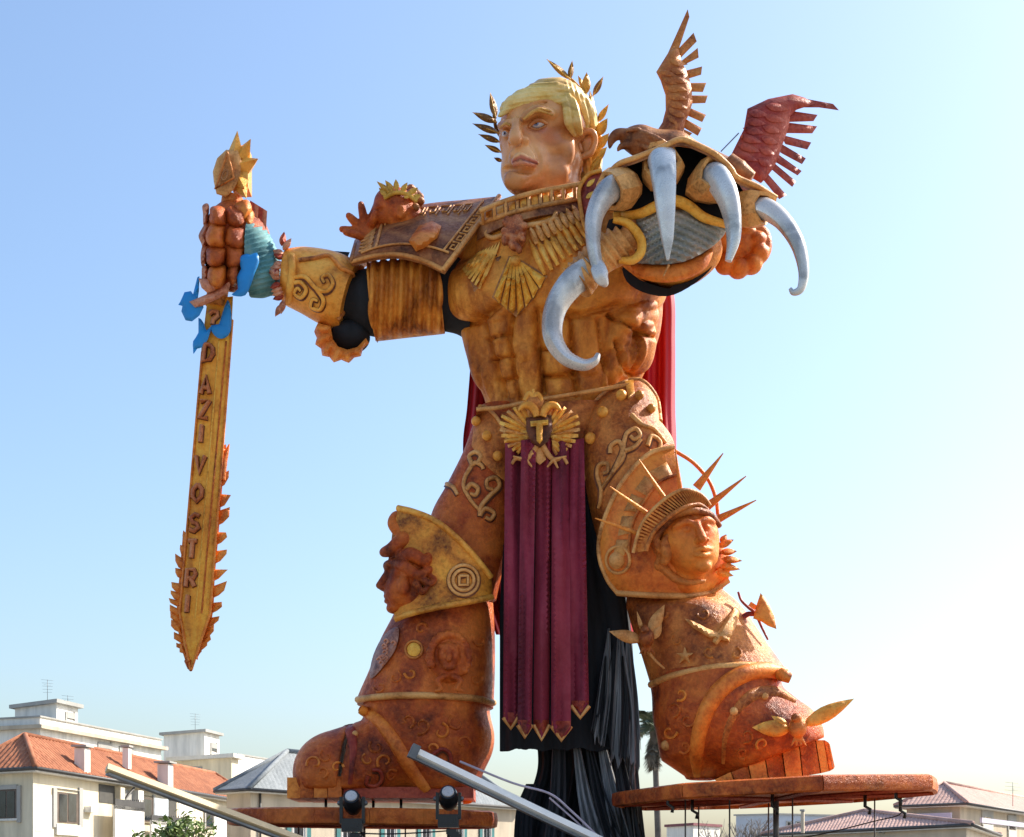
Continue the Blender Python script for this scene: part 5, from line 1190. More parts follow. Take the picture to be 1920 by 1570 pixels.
# grip, guard and pommel
pxtube('grip', [(404, 575, -.55), (436, 370, -.55)], [20, 20], BR, SW, spl=False, n=12)
slab('guard_wing', [(372, 522), (396, 524), (412, 516), (418, 500), (414, 530), (402, 546), (388, 549), (378, 540)], sd - .55, PINK, SW, .12, 7, .08, 7)
slab('guard_bar', [(355, 566), (378, 556), (402, 546), (424, 532), (434, 526), (428, 548), (410, 560), (380, 574), (366, 577)], sd - .48, PINK, SW, .14, 7, .08, 7)
pm = slab('pommel', [(401, 342), (399, 322), (407, 297), (424, 281), (446, 282), (453, 302), (450, 332), (438, 356), (424, 370), (406, 364)], -.85, TAN, SW, .5, 7, .05, 8)
pxtube('pommel_triangle', [(426, 286), (438, 334), (404, 354), (426, 286)], 2.6, BR, pm, -.99, spl=False); pxtube('pommel_eye', [(414, 334), (420, 322), (426, 320), (426, 330), (420, 338), (414, 334)], 2, DKB, pm, -.98)
box('pommel_block', P(453, 322, -.55), (.17, .22, .42), GOLD, pm)
for a, b, r in (((442, 290), (445, 246), 15), ((456, 292), (470, 261), 16), ((458, 314), (484, 298), 19), ((452, 350), (462, 372), 14), ((452, 342), (458, 352), 18)):
    a3, b3 = P(a[0], a[1], -.70), P(b[0], b[1], -.95); V, F = tube_mesh([a3, b3], [r * S(), .004], n=4); mk('pommel_spike', V, F, GOLD, pm, smooth=False)
# blue birds fixed to the sword
birds = [([(340, 548), (348, 548), (356, 544), (362, 554), (370, 545), (372, 520), (368, 516), (362, 546), (350, 546), (342, 558), (337, 570), (341, 586), (348, 600), (358, 602), (372, 594), (382, 576), (372, 562), (362, 568)], sd - .3, 'beside the guard wing'),
         ([(448, 484), (462, 476), (470, 478), (482, 474), (486, 492), (478, 512), (470, 536), (460, 554), (444, 556), (434, 552), (446, 542), (444, 520), (452, 504)], sd - .60, 'against the teal wrist'),
         ([(372, 596), (382, 606), (387, 620), (396, 612), (390, 636), (378, 652), (370, 654), (363, 664), (362, 654), (362, 640), (372, 624)], sd - .13, 'hanging lowest, tail down'),
         ([(427, 562), (433, 580), (434, 600), (432, 622), (422, 634), (408, 634), (397, 622), (396, 610), (410, 608), (416, 590)], sd - .13, 'flat on the blade under the guard')]
BLB = ['blue flat bird with open beak on the outer end of the sword guard', 'large blue flat bird between the fist and the teal wrist wrap', 'small blue flat bird hanging lowest beside the sword blade', 'blue flat bird lying across the top of the gold sword blade']
for (ol, d_, _), lb_ in zip(birds[1:], BLB[1:]):
    tag(slab('blue_bird', catmull(ol, 2, True), d_, BLUE, None, .10, 6, .04, 5), lb_, 'bird', 'blue birds on the sword')
o1 = [(338, 566), (346, 548), (358, 546), (362, 552), (370, 520), (374, 518), (373, 546), (371, 560), (382, 576), (374, 592), (360, 603), (348, 601), (340, 584), (342, 574), (334, 572)]
tag(slab('blue_bird', o1, sd - .42, BLUE, None, .10, 6, .04, 5), BLB[0], 'bird', 'blue birds on the sword')

# =================================================================== cape and black hangings
def sheet(name, rows, mat, parent, fold=.18, waves=9, n=60, thick=.03, ragged=0.0, seed=1):
    """hanging cloth: rows of (uL, uR, v, d); folds run down it"""
    rnd = random.Random(seed); ph = [rnd.uniform(0, 6.3) for _ in range(8)]
    rs = catmull(rows, 10); V, F = [], []
    kn = [rnd.uniform(0, 1) for _ in range(max(4, n // 4))]; drop = [ragged * float(np.interp(k / n * (len(kn) - 1), range(len(kn)), kn)) + rnd.uniform(0, ragged * .18) for k in range(n + 1)]
    for ri, r in enumerate(rs):
        a = ri / (len(rs) - 1)
        for k in range(n + 1):
            s = k / n; x = r[0] + (r[1] - r[0]) * s
            off = fold * (.5 + .5 * a) * (math.sin(s * waves * 6.28 + ph[0] + a * .8) * .6 + math.sin(s * waves * 2.3 * 6.28 + ph[1]) * .25 + math.sin(s * 3 * 6.28 + ph[2] + a * 2) * .4)
            V.append(P(x, r[2] - drop[k] * a**3, r[3] + off))
    m_ = n + 1
    for i in range(len(rs) - 1):
        for k in range(n): F.append((i*m_ + k, i*m_ + k + 1, (i+1)*m_ + k + 1, (i+1)*m_ + k))
    nv = len(V); V += [v + Vector((0, thick, 0)) for v in V]; F += [tuple(x + nv for x in f[::-1]) for f in F]
    return mk(name, V, F, mat, parent)
sheet('cape', [(905, 1225, 420, 1.2), (880, 1262, 540, 1.5), (884, 1266, 640, 1.6), (876, 1266, 760, 1.7), (868, 1268, 845, 1.7), (880, 1262, 1000, 1.7), (900, 1215, 1100, 1.7), (930, 1190, 1190, 1.7)], CAPE, G, .34, 11, 130)
BK = thing('black_hanging', P(1080, 1570, .2), 'black cloth hanging with torn strips greyed for their sheen behind the wine coloured straps', 'drape')
sheet('backing_cloth', [(950, 1100, 860, -.9), (945, 1140, 1000, -.7), (938, 1170, 1120, -.6), (937, 1186, 1250, -.5), (937, 1188, 1410, -.5)], BLK, BK, .09, 5, 70, ragged=7)
sheet('side_cloth', [(1100, 1130, 980, -.2), (1098, 1168, 1080, -.1), (1100, 1185, 1200, 0), (1110, 1195, 1380, 0), (1110, 1196, 1470, 0)], BLK, BK, .14, 5, 50, ragged=30)
for k, (a, b, c, d_, e, f_, v1, v2, m_, dd) in enumerate(((1140, 1144, 1122, 1146, 1112, 1134, 1178, 1412, GREYC, -.62), (1152, 1156, 1136, 1172, 1126, 1168, 1186, 1426, BLKG, -.56), (1158, 1166, 1150, 1186, 1144, 1192, 1186, 1462, GREYC, -.66),
        (1174, 1182, 1168, 1196, 1174, 1202, 1196, 1420, GREYC, -.60), (1166, 1169, 1162, 1184, 1158, 1180, 1230, 1450, BLKG, -.72), (1180, 1184, 1178, 1198, 1180, 1200, 1280, 1478, GREYC, -.55), (1134, 1137, 1118, 1134, 1108, 1128, 1230, 1400, BLKG, -.66))):
    sheet('torn_strip', [(a, b, v1, dd), (c, d_, (v1 + v2) / 2, dd - .04), (e, f_, v2, dd)], m_, BK, .10, 2.2, 30, ragged=52, seed=k + 4)
sheet('lower_drape', [(1006, 1190, 1380, .2), (1008, 1195, 1440, .15), (990, 1198, 1500, .1), (972, 1202, 1560, .1), (965, 1215, 1640, .1)], BLK, BK, .22, 7, 80)
for k, (a, b, c, d_, e, f_, v1, v2, m_, dd) in enumerate(((1074, 1086, 1084, 1112, 1104, 1150, 1392, 1610, GREYC, -.3), (1096, 1108, 1112, 1140, 1140, 1180, 1392, 1610, BLKG, -.36), (1120, 1136, 1134, 1166, 1150, 1200, 1392, 1610, GREYC, -.32),
        (1146, 1164, 1158, 1190, 1172, 1212, 1392, 1610, BLKG, -.38), (1170, 1192, 1176, 1202, 1186, 1214, 1392, 1610, GREYC, -.3), (1036, 1060, 1030, 1062, 1016, 1060, 1392, 1600, BLKG, -.2))):
    sheet('torn_strip', [(a, b, v1, dd), (c, d_, (v1 + v2) / 2, dd - .04), (e, f_, v2, dd)], m_, BK, .12, 2.4, 30, ragged=20, seed=k + 24)
sheet('loose_tail', [(986, 1012, 1470, 0), (968, 1000, 1520, -.05), (962, 996, 1600, -.05)], BLK, BK, .1, 3, 20, ragged=10, seed=33)
# =================================================================== the float: deck, round platforms, beams, lights
DECK_Z = 1.9
FL = thing('carnival_float', (0, 31, 0), 'low wooden float wagon deck on wheels carrying the platforms', 'float')
WOOD = plain('deck_wood', (.16, .10, .06), .8)
box('deck', (2.0, 31.5, DECK_Z - .2), (9.5, 6.0, .2), WOOD, FL); box('skirt', (2.0, 31.5, 1.0), (9.3, 5.8, .70), BLK, FL)
for sx in (-6, 9.8):
    for sy in (27.5, 35.5):
        V, F = tube_mesh([(sx, sy - .15, .45), (sx, sy + .15, .45)], .45, n=20); mk('wheel', V, F, BLKP, FL, sharp=40)

def platform(name, label, u, d, zt, rad, th, nseg, tilt, rot, post_us, m_side, lit=None, nearr=None):
    cx = (u - CX) / FPX * (Y0 + d); cy = Y0 + d
    T = thing(name, (cx, cy, DECK_Z), label, 'platform')
    R = Matrix.Rotation(tilt, 3, 'Y'); c = Vector((cx, cy, zt - th / 2))
    ring = [(math.cos(rot + 2 * math.pi * k / nseg), math.sin(rot + 2 * math.pi * k / nseg)) for k in range(nseg)]
    q = lambda r, k, z: c + R @ Vector((ring[k % nseg][0] * r, ring[k % nseg][1] * r * (nearr or 1), z))
    V = [q(rad - .04, k, th / 2 - .02) for k in range(nseg)] + [q(rad - .04, k, -th / 2 + .07) for k in range(nseg)]
    F = [tuple(range(nseg)), tuple(range(2 * nseg - 1, nseg - 1, -1))] + [(k, k + nseg, (k + 1) % nseg + nseg, (k + 1) % nseg) for k in range(nseg)]
    mk('disc', V, F, COP, T, smooth=False)
    for k in range(nseg):                                        # rim boards, each slightly bowed
        V, F = [], []
        for j in range(7):
            t = j / 6; bow = 1 + .012 * math.sin(math.pi * t)
            a, b = q(rad * bow, k, 0), q(rad * bow, k + 1, 0); m_ = a.lerp(b, .004 + .992 * t); rd = (m_ - c); rd.z = 0; rd.normalize()
            for (o, z_) in ((-.05, th / 2), (.03, th / 2 - .03), (.05, 0), (.03, -th / 2 + .03), (-.05, -th / 2)): V.append(m_ + rd * o + R @ Vector((0, 0, z_)))
        for j in range(6):
            for i in range(4): F.append((j*5 + i, j*5 + i + 1, (j+1)*5 + i + 1, (j+1)*5 + i))
            F.append((j*5 + 4, j*5, (j+1)*5, (j+1)*5 + 4))
        F += [(0, 1, 2, 3, 4), (34, 33, 32, 31, 30)]
        mk('rim_board', V, F, m_side, T, sharp=35)
    for k in range(nseg // 2):                                   # joists under the disc
        a = q(rad * .96, k, -th / 2 + .04); b = q(rad * .96, k + nseg // 2, -th / 2 + .04)
        V, F = tube_mesh([a, b], .045, n=4); mk('joist', V, F, RED, T, smooth=False)
    for (pu, pd) in post_us:
        x = (pu - CX) / FPX * (Y0 + pd); V, F = tube_mesh([(x, Y0 + pd, zt - th * .6), (x, Y0 + pd, DECK_Z - .02)], .016, n=8); mk('post', V, F, STEEL, T)
    V, F = tube_mesh([(cx, cy, zt - th * .6), (cx, cy, DECK_Z - .02)], .06, n=12); mk('post', V, F, STEEL, T)
    return T
RP = platform('round_platform', 'round copper painted platform under the boot with the raised toe', 1455, -.95, 3.48, 3.30, .30, 8, math.radians(-2.3), math.radians(-86), [(1285, -1.5), (1310, 1.0), (1368, -2.0), (1441, .6), (1486, -1.8), (1640, .4)], COP)
LP_ = platform('round_platform', 'long copper painted platform under the flat standing boot', 680, -.35, 3.02, 2.75, .34, 16, math.radians(.6), .1, [(760, .5), (560, -.3)], COP, nearr=.5)
for u, d in ((611, -.35), (752, -.3), (840, -.2), (700, .2)):
    a = P(u, 1502, d); V, F = tube_mesh([a + Vector((0, 0, .03)), Vector((a.x, a.y, 2.95))], .03, n=8); mk('boot_stay', V, F, BLKP, LP_)
for u, v, d in ((1252, 1508, -2.9), (1298, 1520, -2.2), (1448, 1512, -2.6), (1622, 1512, -2.2), (1680, 1496, -2.6), (1688, 1520, -1.0)):   # little hooks and lamps below the disc
    p = P(u, v, d); V, F = tube_mesh([p + Vector((0, 0, .25)), p, p + Vector((.10, 0, -.06)), p + Vector((.08, 0, -.16))], .035, n=6); mk('hook', V, F, BLKP, RP)
pxtube('cable', [(1690, 1510, -1.4), (1686, 1528, -1.4), (1640, 1540, -1.4), (1560, 1560, -1.5), (1500, 1572, -1.6)], 1.2, BLKP, RP, 0)

WBEAM = plain('white_steel', (.85, .82, .74), .5, var=.06)
def beam_between(a, b, w_, h_, roll=0.0):
    a, b = Vector(a), Vector(b); x = (b - a).normalized(); s = x.cross(Vector((0, 0, 1))).normalized(); u = s.cross(x); s, u = s * math.cos(roll) - u * math.sin(roll), u * math.cos(roll) + s * math.sin(roll)
    V = []
    for p in (a, b):
        for i, j in ((-1, -1), (1, -1), (1, 1), (-1, 1)): V.append(p + s * (i * w_) + u * (j * h_))
    return V, [(0, 1, 2, 3), (7, 6, 5, 4), (0, 4, 5, 1), (1, 5, 6, 2), (2, 6, 7, 3), (3, 7, 4, 0)]
def bpart(name, a, b, w_, h_, mat, par):
    V, F = beam_between(a, b, w_, h_); return mk(name, V, F, mat, par, smooth=False)
GB = thing('gangway_arm', (P(1040, 1600, -3.2).x, Y0 - 3.2, DECK_Z), 'cream steel gangway beam slanting up in front of the flat boot', 'gangway')
a, b = P(772, 1408, -3.6), P(1180, 1604, -2.9)
mk('beam', *beam_between(a, b, .07, .07, -.6), WBEAM, GB, smooth=False)
V, F = beam_between(a - (b - a).normalized() * .03, a + (b - a).normalized() * .12, .13, .13); mk('end_plate', V, F, STEEL, GB, smooth=False)
bpart('beam_flange', a + Vector((0, .02, -.12)), b + Vector((0, .02, -.12)), .12, .018, STEEL, GB)
for u in (1019, 1042): 
    p = P(u, 1492 if u == 1019 else 1510, -3.2); bpart('post', p, Vector((p.x, p.y, DECK_Z - .02)), .05, .05, CREAM, GB)
LIL = plain('lilac_rail', (.38, .33, .40), .5)
tube('handrail', [P(*q) for q in catmull([(862, 1428, -3.4), (960, 1468, -3.3), (1030, 1488, -3.2), (1070, 1520, -3.1), (1118, 1566, -3.0), (1150, 1600, -2.95)], 5)], .022, LIL, GB)
tube('handrail', [P(*q) for q in [(1030, 1496, -3.15), (1080, 1540, -3.05), (1140, 1600, -2.95)]], .018, LIL, GB)
GL = thing('gangway_arm', (P(520, 1600, -5).x, Y0 - 5, 0), 'long cream steel gangway beam sloping down past the tiled villa', 'gangway')
a, b = P(200, 1440, -6.2), P(640, 1605, -4.2)
mk('beam', *beam_between(a, b, .06, .06, -.6), CREAM, GL, smooth=False); bpart('beam_flange', a + Vector((0, .02, -.10)), b + Vector((0, .02, -.10)), .12, .018, STEEL, GL)
p = P(513, 1520, -4.8); bpart('post', p, Vector((p.x, p.y, 0)), .07, .07, CREAM, GL); p = P(620, 1590, -4.3); bpart('post', p, Vector((p.x, p.y, 0)), .07, .07, CREAM, GL)

def stage_light(u, v, d, label):
    p = P(u, v, d); base = Vector((p.x, p.y, DECK_Z)); T = thing('stage_light', base, label, 'spotlight', 'stage lights on the left platform')
    V, F = tube_mesh([base, Vector((p.x, p.y, p.z - .55))], .03, n=8); mk('stand', V, F, BLKP, T)
    V, F = join([box_mesh(p + Vector((0, 0, -.42)), (.20, .16, .12)), box_mesh(p + Vector((0, -.165, -.42)), (.12, .01, .05))]); mk('base', V, F, BLKP, T, smooth=False)
    V, F = join([box_mesh(p + Vector((s_ * .215, 0, -.12)), (.03, .07, .26)) for s_ in (-1, 1)] + [box_mesh(p + Vector((0, 0, -.31)), (.22, .08, .03))]); mk('yoke', V, F, BLKP, T, smooth=False)
    V, F = tube_mesh([p + Vector((0, .20, -.16)), p + Vector((0, .14, -.06)), p + Vector((0, -.02, .02)), p + Vector((0, -.16, .10)), p + Vector((0, -.24, .14))], [.10, .17, .19, .18, .15], n=20); mk('lamp_head', V, F, BLKP, T, sharp=50)
    c = p + Vector((0, -.245, .143)); V, F = tube_mesh([c, c + Vector((0, -.02, .01))], [.12, .11], n=20); mk('lens', V, F, SILV, T, sharp=40)
    for s_ in (-1, 1):
        V, F = sphere_mesh(p + Vector((s_ * .25, -.01, .02)), .05, 10, 8); mk('knob', V, F, STEEL, T)
    V, F = join([box_mesh(p + Vector((.06 + .05 * k, -.10 - .02 * k, -.62 - .05 * k)), (.10, .05, .05)) for k in range(3)]); mk('clamp', V, F, BLKP, T, smooth=False)
stage_light(661, 1508, -2.1, 'black stage light clamped in front of the toe of the flat boot')
stage_light(841, 1500, -2.1, 'black stage light clamped in front of the heel of the flat boot')
tag(pxtube('lamp_cable', [(660, 1562, -2.05), (720, 1564, -2.05), (780, 1562, -2.05), (842, 1558, -2.05)], 1.4, BLKP, None, 0), 'thin black cable strung between the two stage lights', 'cable')
# =================================================================== ground
GRD = plain('paving_ground', (.22, .20, .17), .9, scale=.4)
struct(mk('ground', [(-2500, -300, 0), (2500, -300, 0), (2500, 4000, 0), (-2500, 4000, 0)], [(0, 1, 2, 3)], GRD, smooth=False))

PL_W = plain('white_plaster', (.74, .71, .64), .85, var=.20, scale=.9, bump=.15, stretch=(1.2, 1.2, .25)); PL_C = plain('cream_plaster', (.66, .58, .42), .85, var=.20, scale=.9, bump=.15, stretch=(1.2, 1.2, .25)); PL_B = plain('beige_plaster', (.50, .42, .31), .85, var=.20, scale=.9, bump=.15, stretch=(1.2, 1.2, .25))
PL_L = plain('lilac_plaster', (.50, .47, .55), .85, var=.08, scale=.5); CONC = plain('concrete_grey', (.36, .35, .32), .9, var=.15, scale=.6); EAVE = plain('eave_white', (.62, .60, .54), .8, var=.08); GUT = plain('gutter_dark', (.06, .055, .05), .5)
GLS = plain('window_glass', (.02, .025, .03), .08, var=.4, bump=0); TEAL = plain('teal_shutter', (.03, .16, .16), .6); SHUT = plain('pale_shutter', (.52, .57, .62), .6); DSH = plain('dark_shutter', (.07, .065, .055), .7); FRM = plain('window_frame', (.10, .07, .05), .6); WFR = plain('white_frame', (.7, .69, .66), .6)
def tiles(name, c1, c2, c3):
    m, t, b = nodes_for(name); co = coord(t); n = _noise(t, co, 1.1, 5, .65); n2 = _noise(t, co, 9, 4, .7)
    r = _ramp(t, n.outputs['Fac'], [(.3, c1), (.5, c2), (.7, c3)]); r2 = _ramp(t, n2.outputs['Fac'], [(.3, tuple(x * .55 for x in c1)), (.6, c3)])
    t.links.new(_mix(t, .4, r.outputs[0], r2.outputs[0]), b.inputs['Base Color']); b.inputs['Roughness'].default_value = .85; return m
TIL = tiles('terracotta', (.20, .055, .022), (.33, .105, .042), (.44, .18, .085)); TILP = tiles('faded_tile', (.40, .22, .17), (.50, .30, .24), (.58, .38, .31)); SLT = tiles('grey_roof', (.13, .15, .16), (.19, .21, .22), (.26, .28, .29))

def onY(v, z): return (z - CZ) * FPX / (HY - v)
class Block:
    """box house from its near upright edge (pixel u, top row v, distance Y) and the far ends of its right and left faces"""
    def __init__(s, name, label, near, right, left, wall, base=0.0, cat='building'):
        u, v, Y = near; s.H = CZ + (HY - v) / FPX * Y
        q = lambda u_, v_: Vector(((u_ - CX) / FPX * onY(v_, s.H), onY(v_, s.H), 0))
        s.N = Vector(((u - CX) / FPX * Y, Y, 0)); s.R = q(*right); s.L = q(*left); s.B = s.R + s.L - s.N
        s.T = thing(name, (s.N.x, s.N.y, base), label, cat) if isinstance(name, str) else name
        s.base = base; z0, z1 = base, s.H
        f = [s.N, s.R, s.B, s.L]; V = [Vector((p.x, p.y, z0)) for p in f] + [Vector((p.x, p.y, z1)) for p in f]
        s.w = mk('wall', V, [(0, 1, 5, 4), (1, 2, 6, 5), (2, 3, 7, 6), (3, 0, 4, 7), (4, 5, 6, 7)], wall, s.T, smooth=False)
    def face(s, which): return (s.N, s.R) if which == 'R' else (s.L, s.N)
    def pt(s, which, u, v):
        A, B = s.face(which); n = (B - A).cross(Vector((0, 0, 1))); o = Vector((0, 0, CZ)); d = P(u, v, 0) - o
        return o + d * ((A - o).dot(n) / d.dot(n)), n.normalized()
    def quadbox(s, name, which, u0, v0, u1, v1, mat, out=.03, dep_=.06, parent=None):
        a, n = s.pt(which, u0, v0); b, _ = s.pt(which, u1, v1); A, B = s.face(which)
        if n.dot(-a) < 0: n = -n
        z1, z0 = max(a.z, b.z), min(a.z, b.z)
        if abs(v1 - v0) > 0: z1 = a.z; z0 = b.z if b.z < a.z else a.z - .5
        a0, b0 = Vector((a.x, a.y, 0)), Vector((b.x, b.y, 0)); V = []
        for o in (out, out - dep_):
            for p, zz in ((a0, z0), (b0, z0), (b0, z1), (a0, z1)): V.append(p + n * o + Vector((0, 0, zz)))
        return mk(name, V, [(0, 1, 2, 3), (7, 6, 5, 4), (0, 4, 5, 1), (1, 5, 6, 2), (2, 6, 7, 3), (3, 7, 4, 0)], mat, parent or s.T, smooth=False)
    def window(s, which, u0, v0, u1, v1, frame=None, shutter=None, mull=True):
        fr = s.quadbox('window', which, u0, v0, u1, v1, frame or FRM, .05, .10); e = (u1 - u0) * .12
        k = 2 if mull else 1
        for i in range(k):
            x0 = u0 + e + (u1 - u0 - 2 * e) * i / k + (e * .3 if i else 0); x1 = u0 + e + (u1 - u0 - 2 * e) * (i + 1) / k - (e * .3 if i == 0 and k > 1 else 0)
            s.quadbox('pane', which, x0, v0 + (v1 - v0) * .08, x1, v1 - (v1 - v0) * .06, GLS, .065, .03, fr)
        g_ = (u1 - u0) * .16
        s.quadbox('surround', which, u0 - g_, v0 - g_, u0, v1 + g_, CONC, .09, .10, fr); s.quadbox('surround', which, u1, v0 - g_, u1 + g_, v1 + g_, CONC, .09, .10, fr); s.quadbox('surround', which, u0, v0 - g_, u1, v0 - .3, CONC, .10, .11, fr)
        if shutter:
            wd = (u1 - u0) * .52; s.quadbox('shutter', which, u0 - wd, v0, u0 - .5, v1, shutter, .08, .04); s.quadbox('shutter', which, u1 + .5, v0, u1 + wd, v1, shutter, .08, .04)
        s.quadbox('sill', which, u0 - 1.5, v1, u1 + 1.5, v1 + (v1 - v0) * .05, EAVE, .12, .12, fr)
    def slab(s, name, z0, z1, over, mat):
        c = (s.N + s.B) / 2; V = []
        ex, ey = (s.R - s.N).normalized(), (s.L - s.N).normalized()
        f = [s.N - ex*over - ey*over, s.R + ex*over - ey*over, s.B + ex*over + ey*over, s.L - ex*over + ey*over]
        V = [Vector((p.x, p.y, z0)) for p in f] + [Vector((p.x, p.y, z1)) for p in f]
        return mk(name, V, [(3, 2, 1, 0), (0, 1, 5, 4), (1, 2, 6, 5), (2, 3, 7, 6), (3, 0, 4, 7), (4, 5, 6, 7)], mat, s.T, smooth=False)
    def hip(s, rise, over, mat, period=.32, amp=.05, hipin=None):
        """hipped roof of corrugated tile rows with ridge caps"""
        ex, ey = (s.R - s.N).normalized(), (s.L - s.N).normalized(); lx, ly = (s.R - s.N).length + 2*over, (s.L - s.N).length + 2*over
        o = s.N - ex*over - ey*over; z0 = s.H; long = lx >= ly; hw = (hipin or min(lx, ly) / 2)
        if long: r0, r1 = (hw, ly/2), (lx - hw, ly/2)
        else: r0, r1 = (lx/2, hw), (lx/2, ly - hw)
        W = lambda x, y, z: o + ex*x + ey*y + Vector((0, 0, z0 + z))
        C = [(0, 0), (lx, 0), (lx, ly), (0, ly)]
        faces = [(C[0], C[1], r1, r0), (C[2], C[3], r0, r1), (C[1], C[2], r1), (C[3], C[0], r0)] if long else [(C[1], C[2], r1, r0), (C[3], C[0], r0, r1), (C[0], C[1], r0), (C[2], C[3], r1)]
        V, F = [], []
        for fc in faces:
            a, b = np.array(fc[0], float), np.array(fc[1], float); L = np.hypot(*(b - a)); dx = (b - a) / L; dy = np.array((-dx[1], dx[0]))
            top = [np.array(p, float) for p in fc[2:]]; tx = [float((p - a) @ dx) for p in top]; ty = float((top[0] - a) @ dy)
            xl, xr = (min(tx), max(tx))
            n = max(6, int(L / period * 4)); rows_ = 12
            st = len(V)
            for i in range(n + 1):
                x = L * i / n
                lim = 1.0
                if x < xl: lim = x / xl
                elif x > xr: lim = (L - x) / (L - xr)
                for j in range(rows_ + 1):
                    t = lim * j / rows_; zz = rise * t + .02 * ((t * ty / .4) % 1.0) + amp * abs(math.sin(math.pi * x / period))
                    p2 = a + dx * x + dy * (ty * t); V.append(W(p2[0], p2[1], zz))
            for i in range(n):
                for j in range(rows_): F.append((st + i*(rows_+1) + j, st + (i+1)*(rows_+1) + j, st + (i+1)*(rows_+1) + j + 1, st + i*(rows_+1) + j + 1))
        rf = mk('roof', V, F, mat, s.T, smooth=False)
        rg = [(W(*r0, rise + .05), W(*r1, rise + .05))] + [(W(*c, .05), W(*r, rise + .05)) for c, r in (((C[0], r0), (C[1], r1), (C[2], r1), (C[3], r0)) if long else ((C[0], r0), (C[1], r0), (C[2], r1), (C[3], r1)))]
        for a, b in rg:
            Vv, Ff = tube_mesh([a, b], .13, n=8); mk('ridge_cap', Vv, Ff, mat, rf)
        s.slab('eave', s.H - .16, s.H - .01, over - .04, EAVE)
        g = [W(0, 0, -.02), W(lx, 0, -.02)]; Vv, Ff = tube_mesh(g, .09, n=8); mk('gutter', Vv, Ff, GUT, s.T)
        Vv, Ff = tube_mesh([W(0, 0, -.02), W(0, ly, -.02)], .09, n=8); mk('gutter', Vv, Ff, GUT, s.T)
        s.roof = rf; return rf
    def chimney(s, u0, v0, u1, v1, Y, mat):
        a, b = P(u0, v0, Y - Y0), P(u1, v1, Y - Y0); c = (a + b) / 2; hw = (b.x - a.x) / 2; ht = (a.z - b.z) / 2
        ex = (s.R - s.N).normalized(); R_ = Matrix.Rotation(math.atan2(ex.y, ex.x), 3, 'Z')
        hw *= .72
        ch = mk('chimney', *box_mesh((c.x, c.y, c.z - ht * .6), (hw, hw * .8, ht * 1.5), R_), mat, s.T, smooth=False)
        V, F = join([box_mesh((c.x, c.y, a.z + .06), (hw * 1.4, hw * 1.2, .05), R_), box_mesh((c.x, c.y, a.z - .02), (hw * .8, hw * .6, .06), R_)]); mk('chimney_cap', V, F, CONC, ch, smooth=False)
def aerial(u, v, Y, ht, par, n=5):
    b = P(u, v, Y - Y0); V, F = join([tube_mesh([b, b + Vector((0, 0, ht))], .02, n=6)] + [tube_mesh([b + Vector((-.5, .1 * k, ht - .25 * k)), b + Vector((.5, -.1 * k, ht - .25 * k - .1))], .009, n=5) for k in range(n)] + [tube_mesh([b + Vector((-.1, -.6, ht - .5)), b + Vector((.1, .6, ht - .4))], .009, n=5)])
    mk('aerial', V, F, STEEL, par)

# villa with terracotta roof
HA = Block('tiled_villa', 'cream two-storey villa with terracotta hip roof and chimneys', (62, 1442, 65), (472, 1506), (-60, 1449), PL_C)
HA.hip(1.85, .55, TIL, hipin=3.0, amp=.09, period=.36)
HA.window('R', 104, 1484, 146, 1545); HA.window('L', -6, 1480, 34, 1536)
HA.quadbox('plaster_panel', 'R', 66, 1488, 97, 1560, PL_W, .02, .04)
HA.quadbox('recess', 'R', 185, 1470, 214, 1508, DSH, .03, .05); HA.quadbox('balcony_front', 'R', 184, 1510, 240, 1575, PL_W, .9, .12); HA.quadbox('pillar', 'R', 214, 1476, 222, 1575, PL_C, .35, .4)
HA.window('R', 229, 1484, 246, 1540, mull=False); HA.quadbox('pillar', 'R', 246, 1482, 256, 1575, PL_W, .4, .45); HA.window('R', 262, 1494, 285, 1542, mull=False)
HA.quadbox('pale_shutter', 'R', 286, 1496, 312, 1545, SHUT, .12, .06); HA.quadbox('recess', 'R', 315, 1498, 330, 1545, DSH, .04, .06); HA.quadbox('plaster_panel', 'R', 334, 1500, 362, 1575, PL_W, .03, .05); HA.window('R', 384, 1518, 398, 1552, mull=False); HA.quadbox('plaster_panel', 'R', 400, 1520, 432, 1575, PL_W, .03, .05)
HA.quadbox('balcony_front', 'R', 254, 1538, 330, 1580, PL_W, .9, .1)
for k in range(14): HA.quadbox('rail_bar', 'R', 186 + k * 4, 1500, 187 + k * 4, 1510, GUT, .88, .03)
HA.quadbox('hand_rail', 'R', 184, 1498, 241, 1500, GUT, .9, .05)
for k in range(16): HA.quadbox('rail_bar', 'R', 256 + k * 4.6, 1530, 257 + k * 4.6, 1540, GUT, .88, .03)
HA.quadbox('hand_rail', 'R', 254, 1528, 331, 1530, GUT, .9, .05)
HA.quadbox('air_conditioner', 'R', 158, 1512, 170, 1524, WFR, .35, .35)
for q in ((137, 1402, 172, 1440, 70), (228, 1402, 248, 1428, 77), (292, 1432, 328, 1464, 80)): HA.chimney(*q, PL_W)
V, F = tube_mesh([HA.pt('R', 244, 1478)[0] + Vector((.3, -.3, 0)), HA.pt('R', 232, 1500)[0] + Vector((.1, -.2, 0)), HA.pt('R', 232, 1600)[0] + Vector((.1, -.2, 0))], .06, n=6); mk('downpipe', V, F, GUT, HA.T)
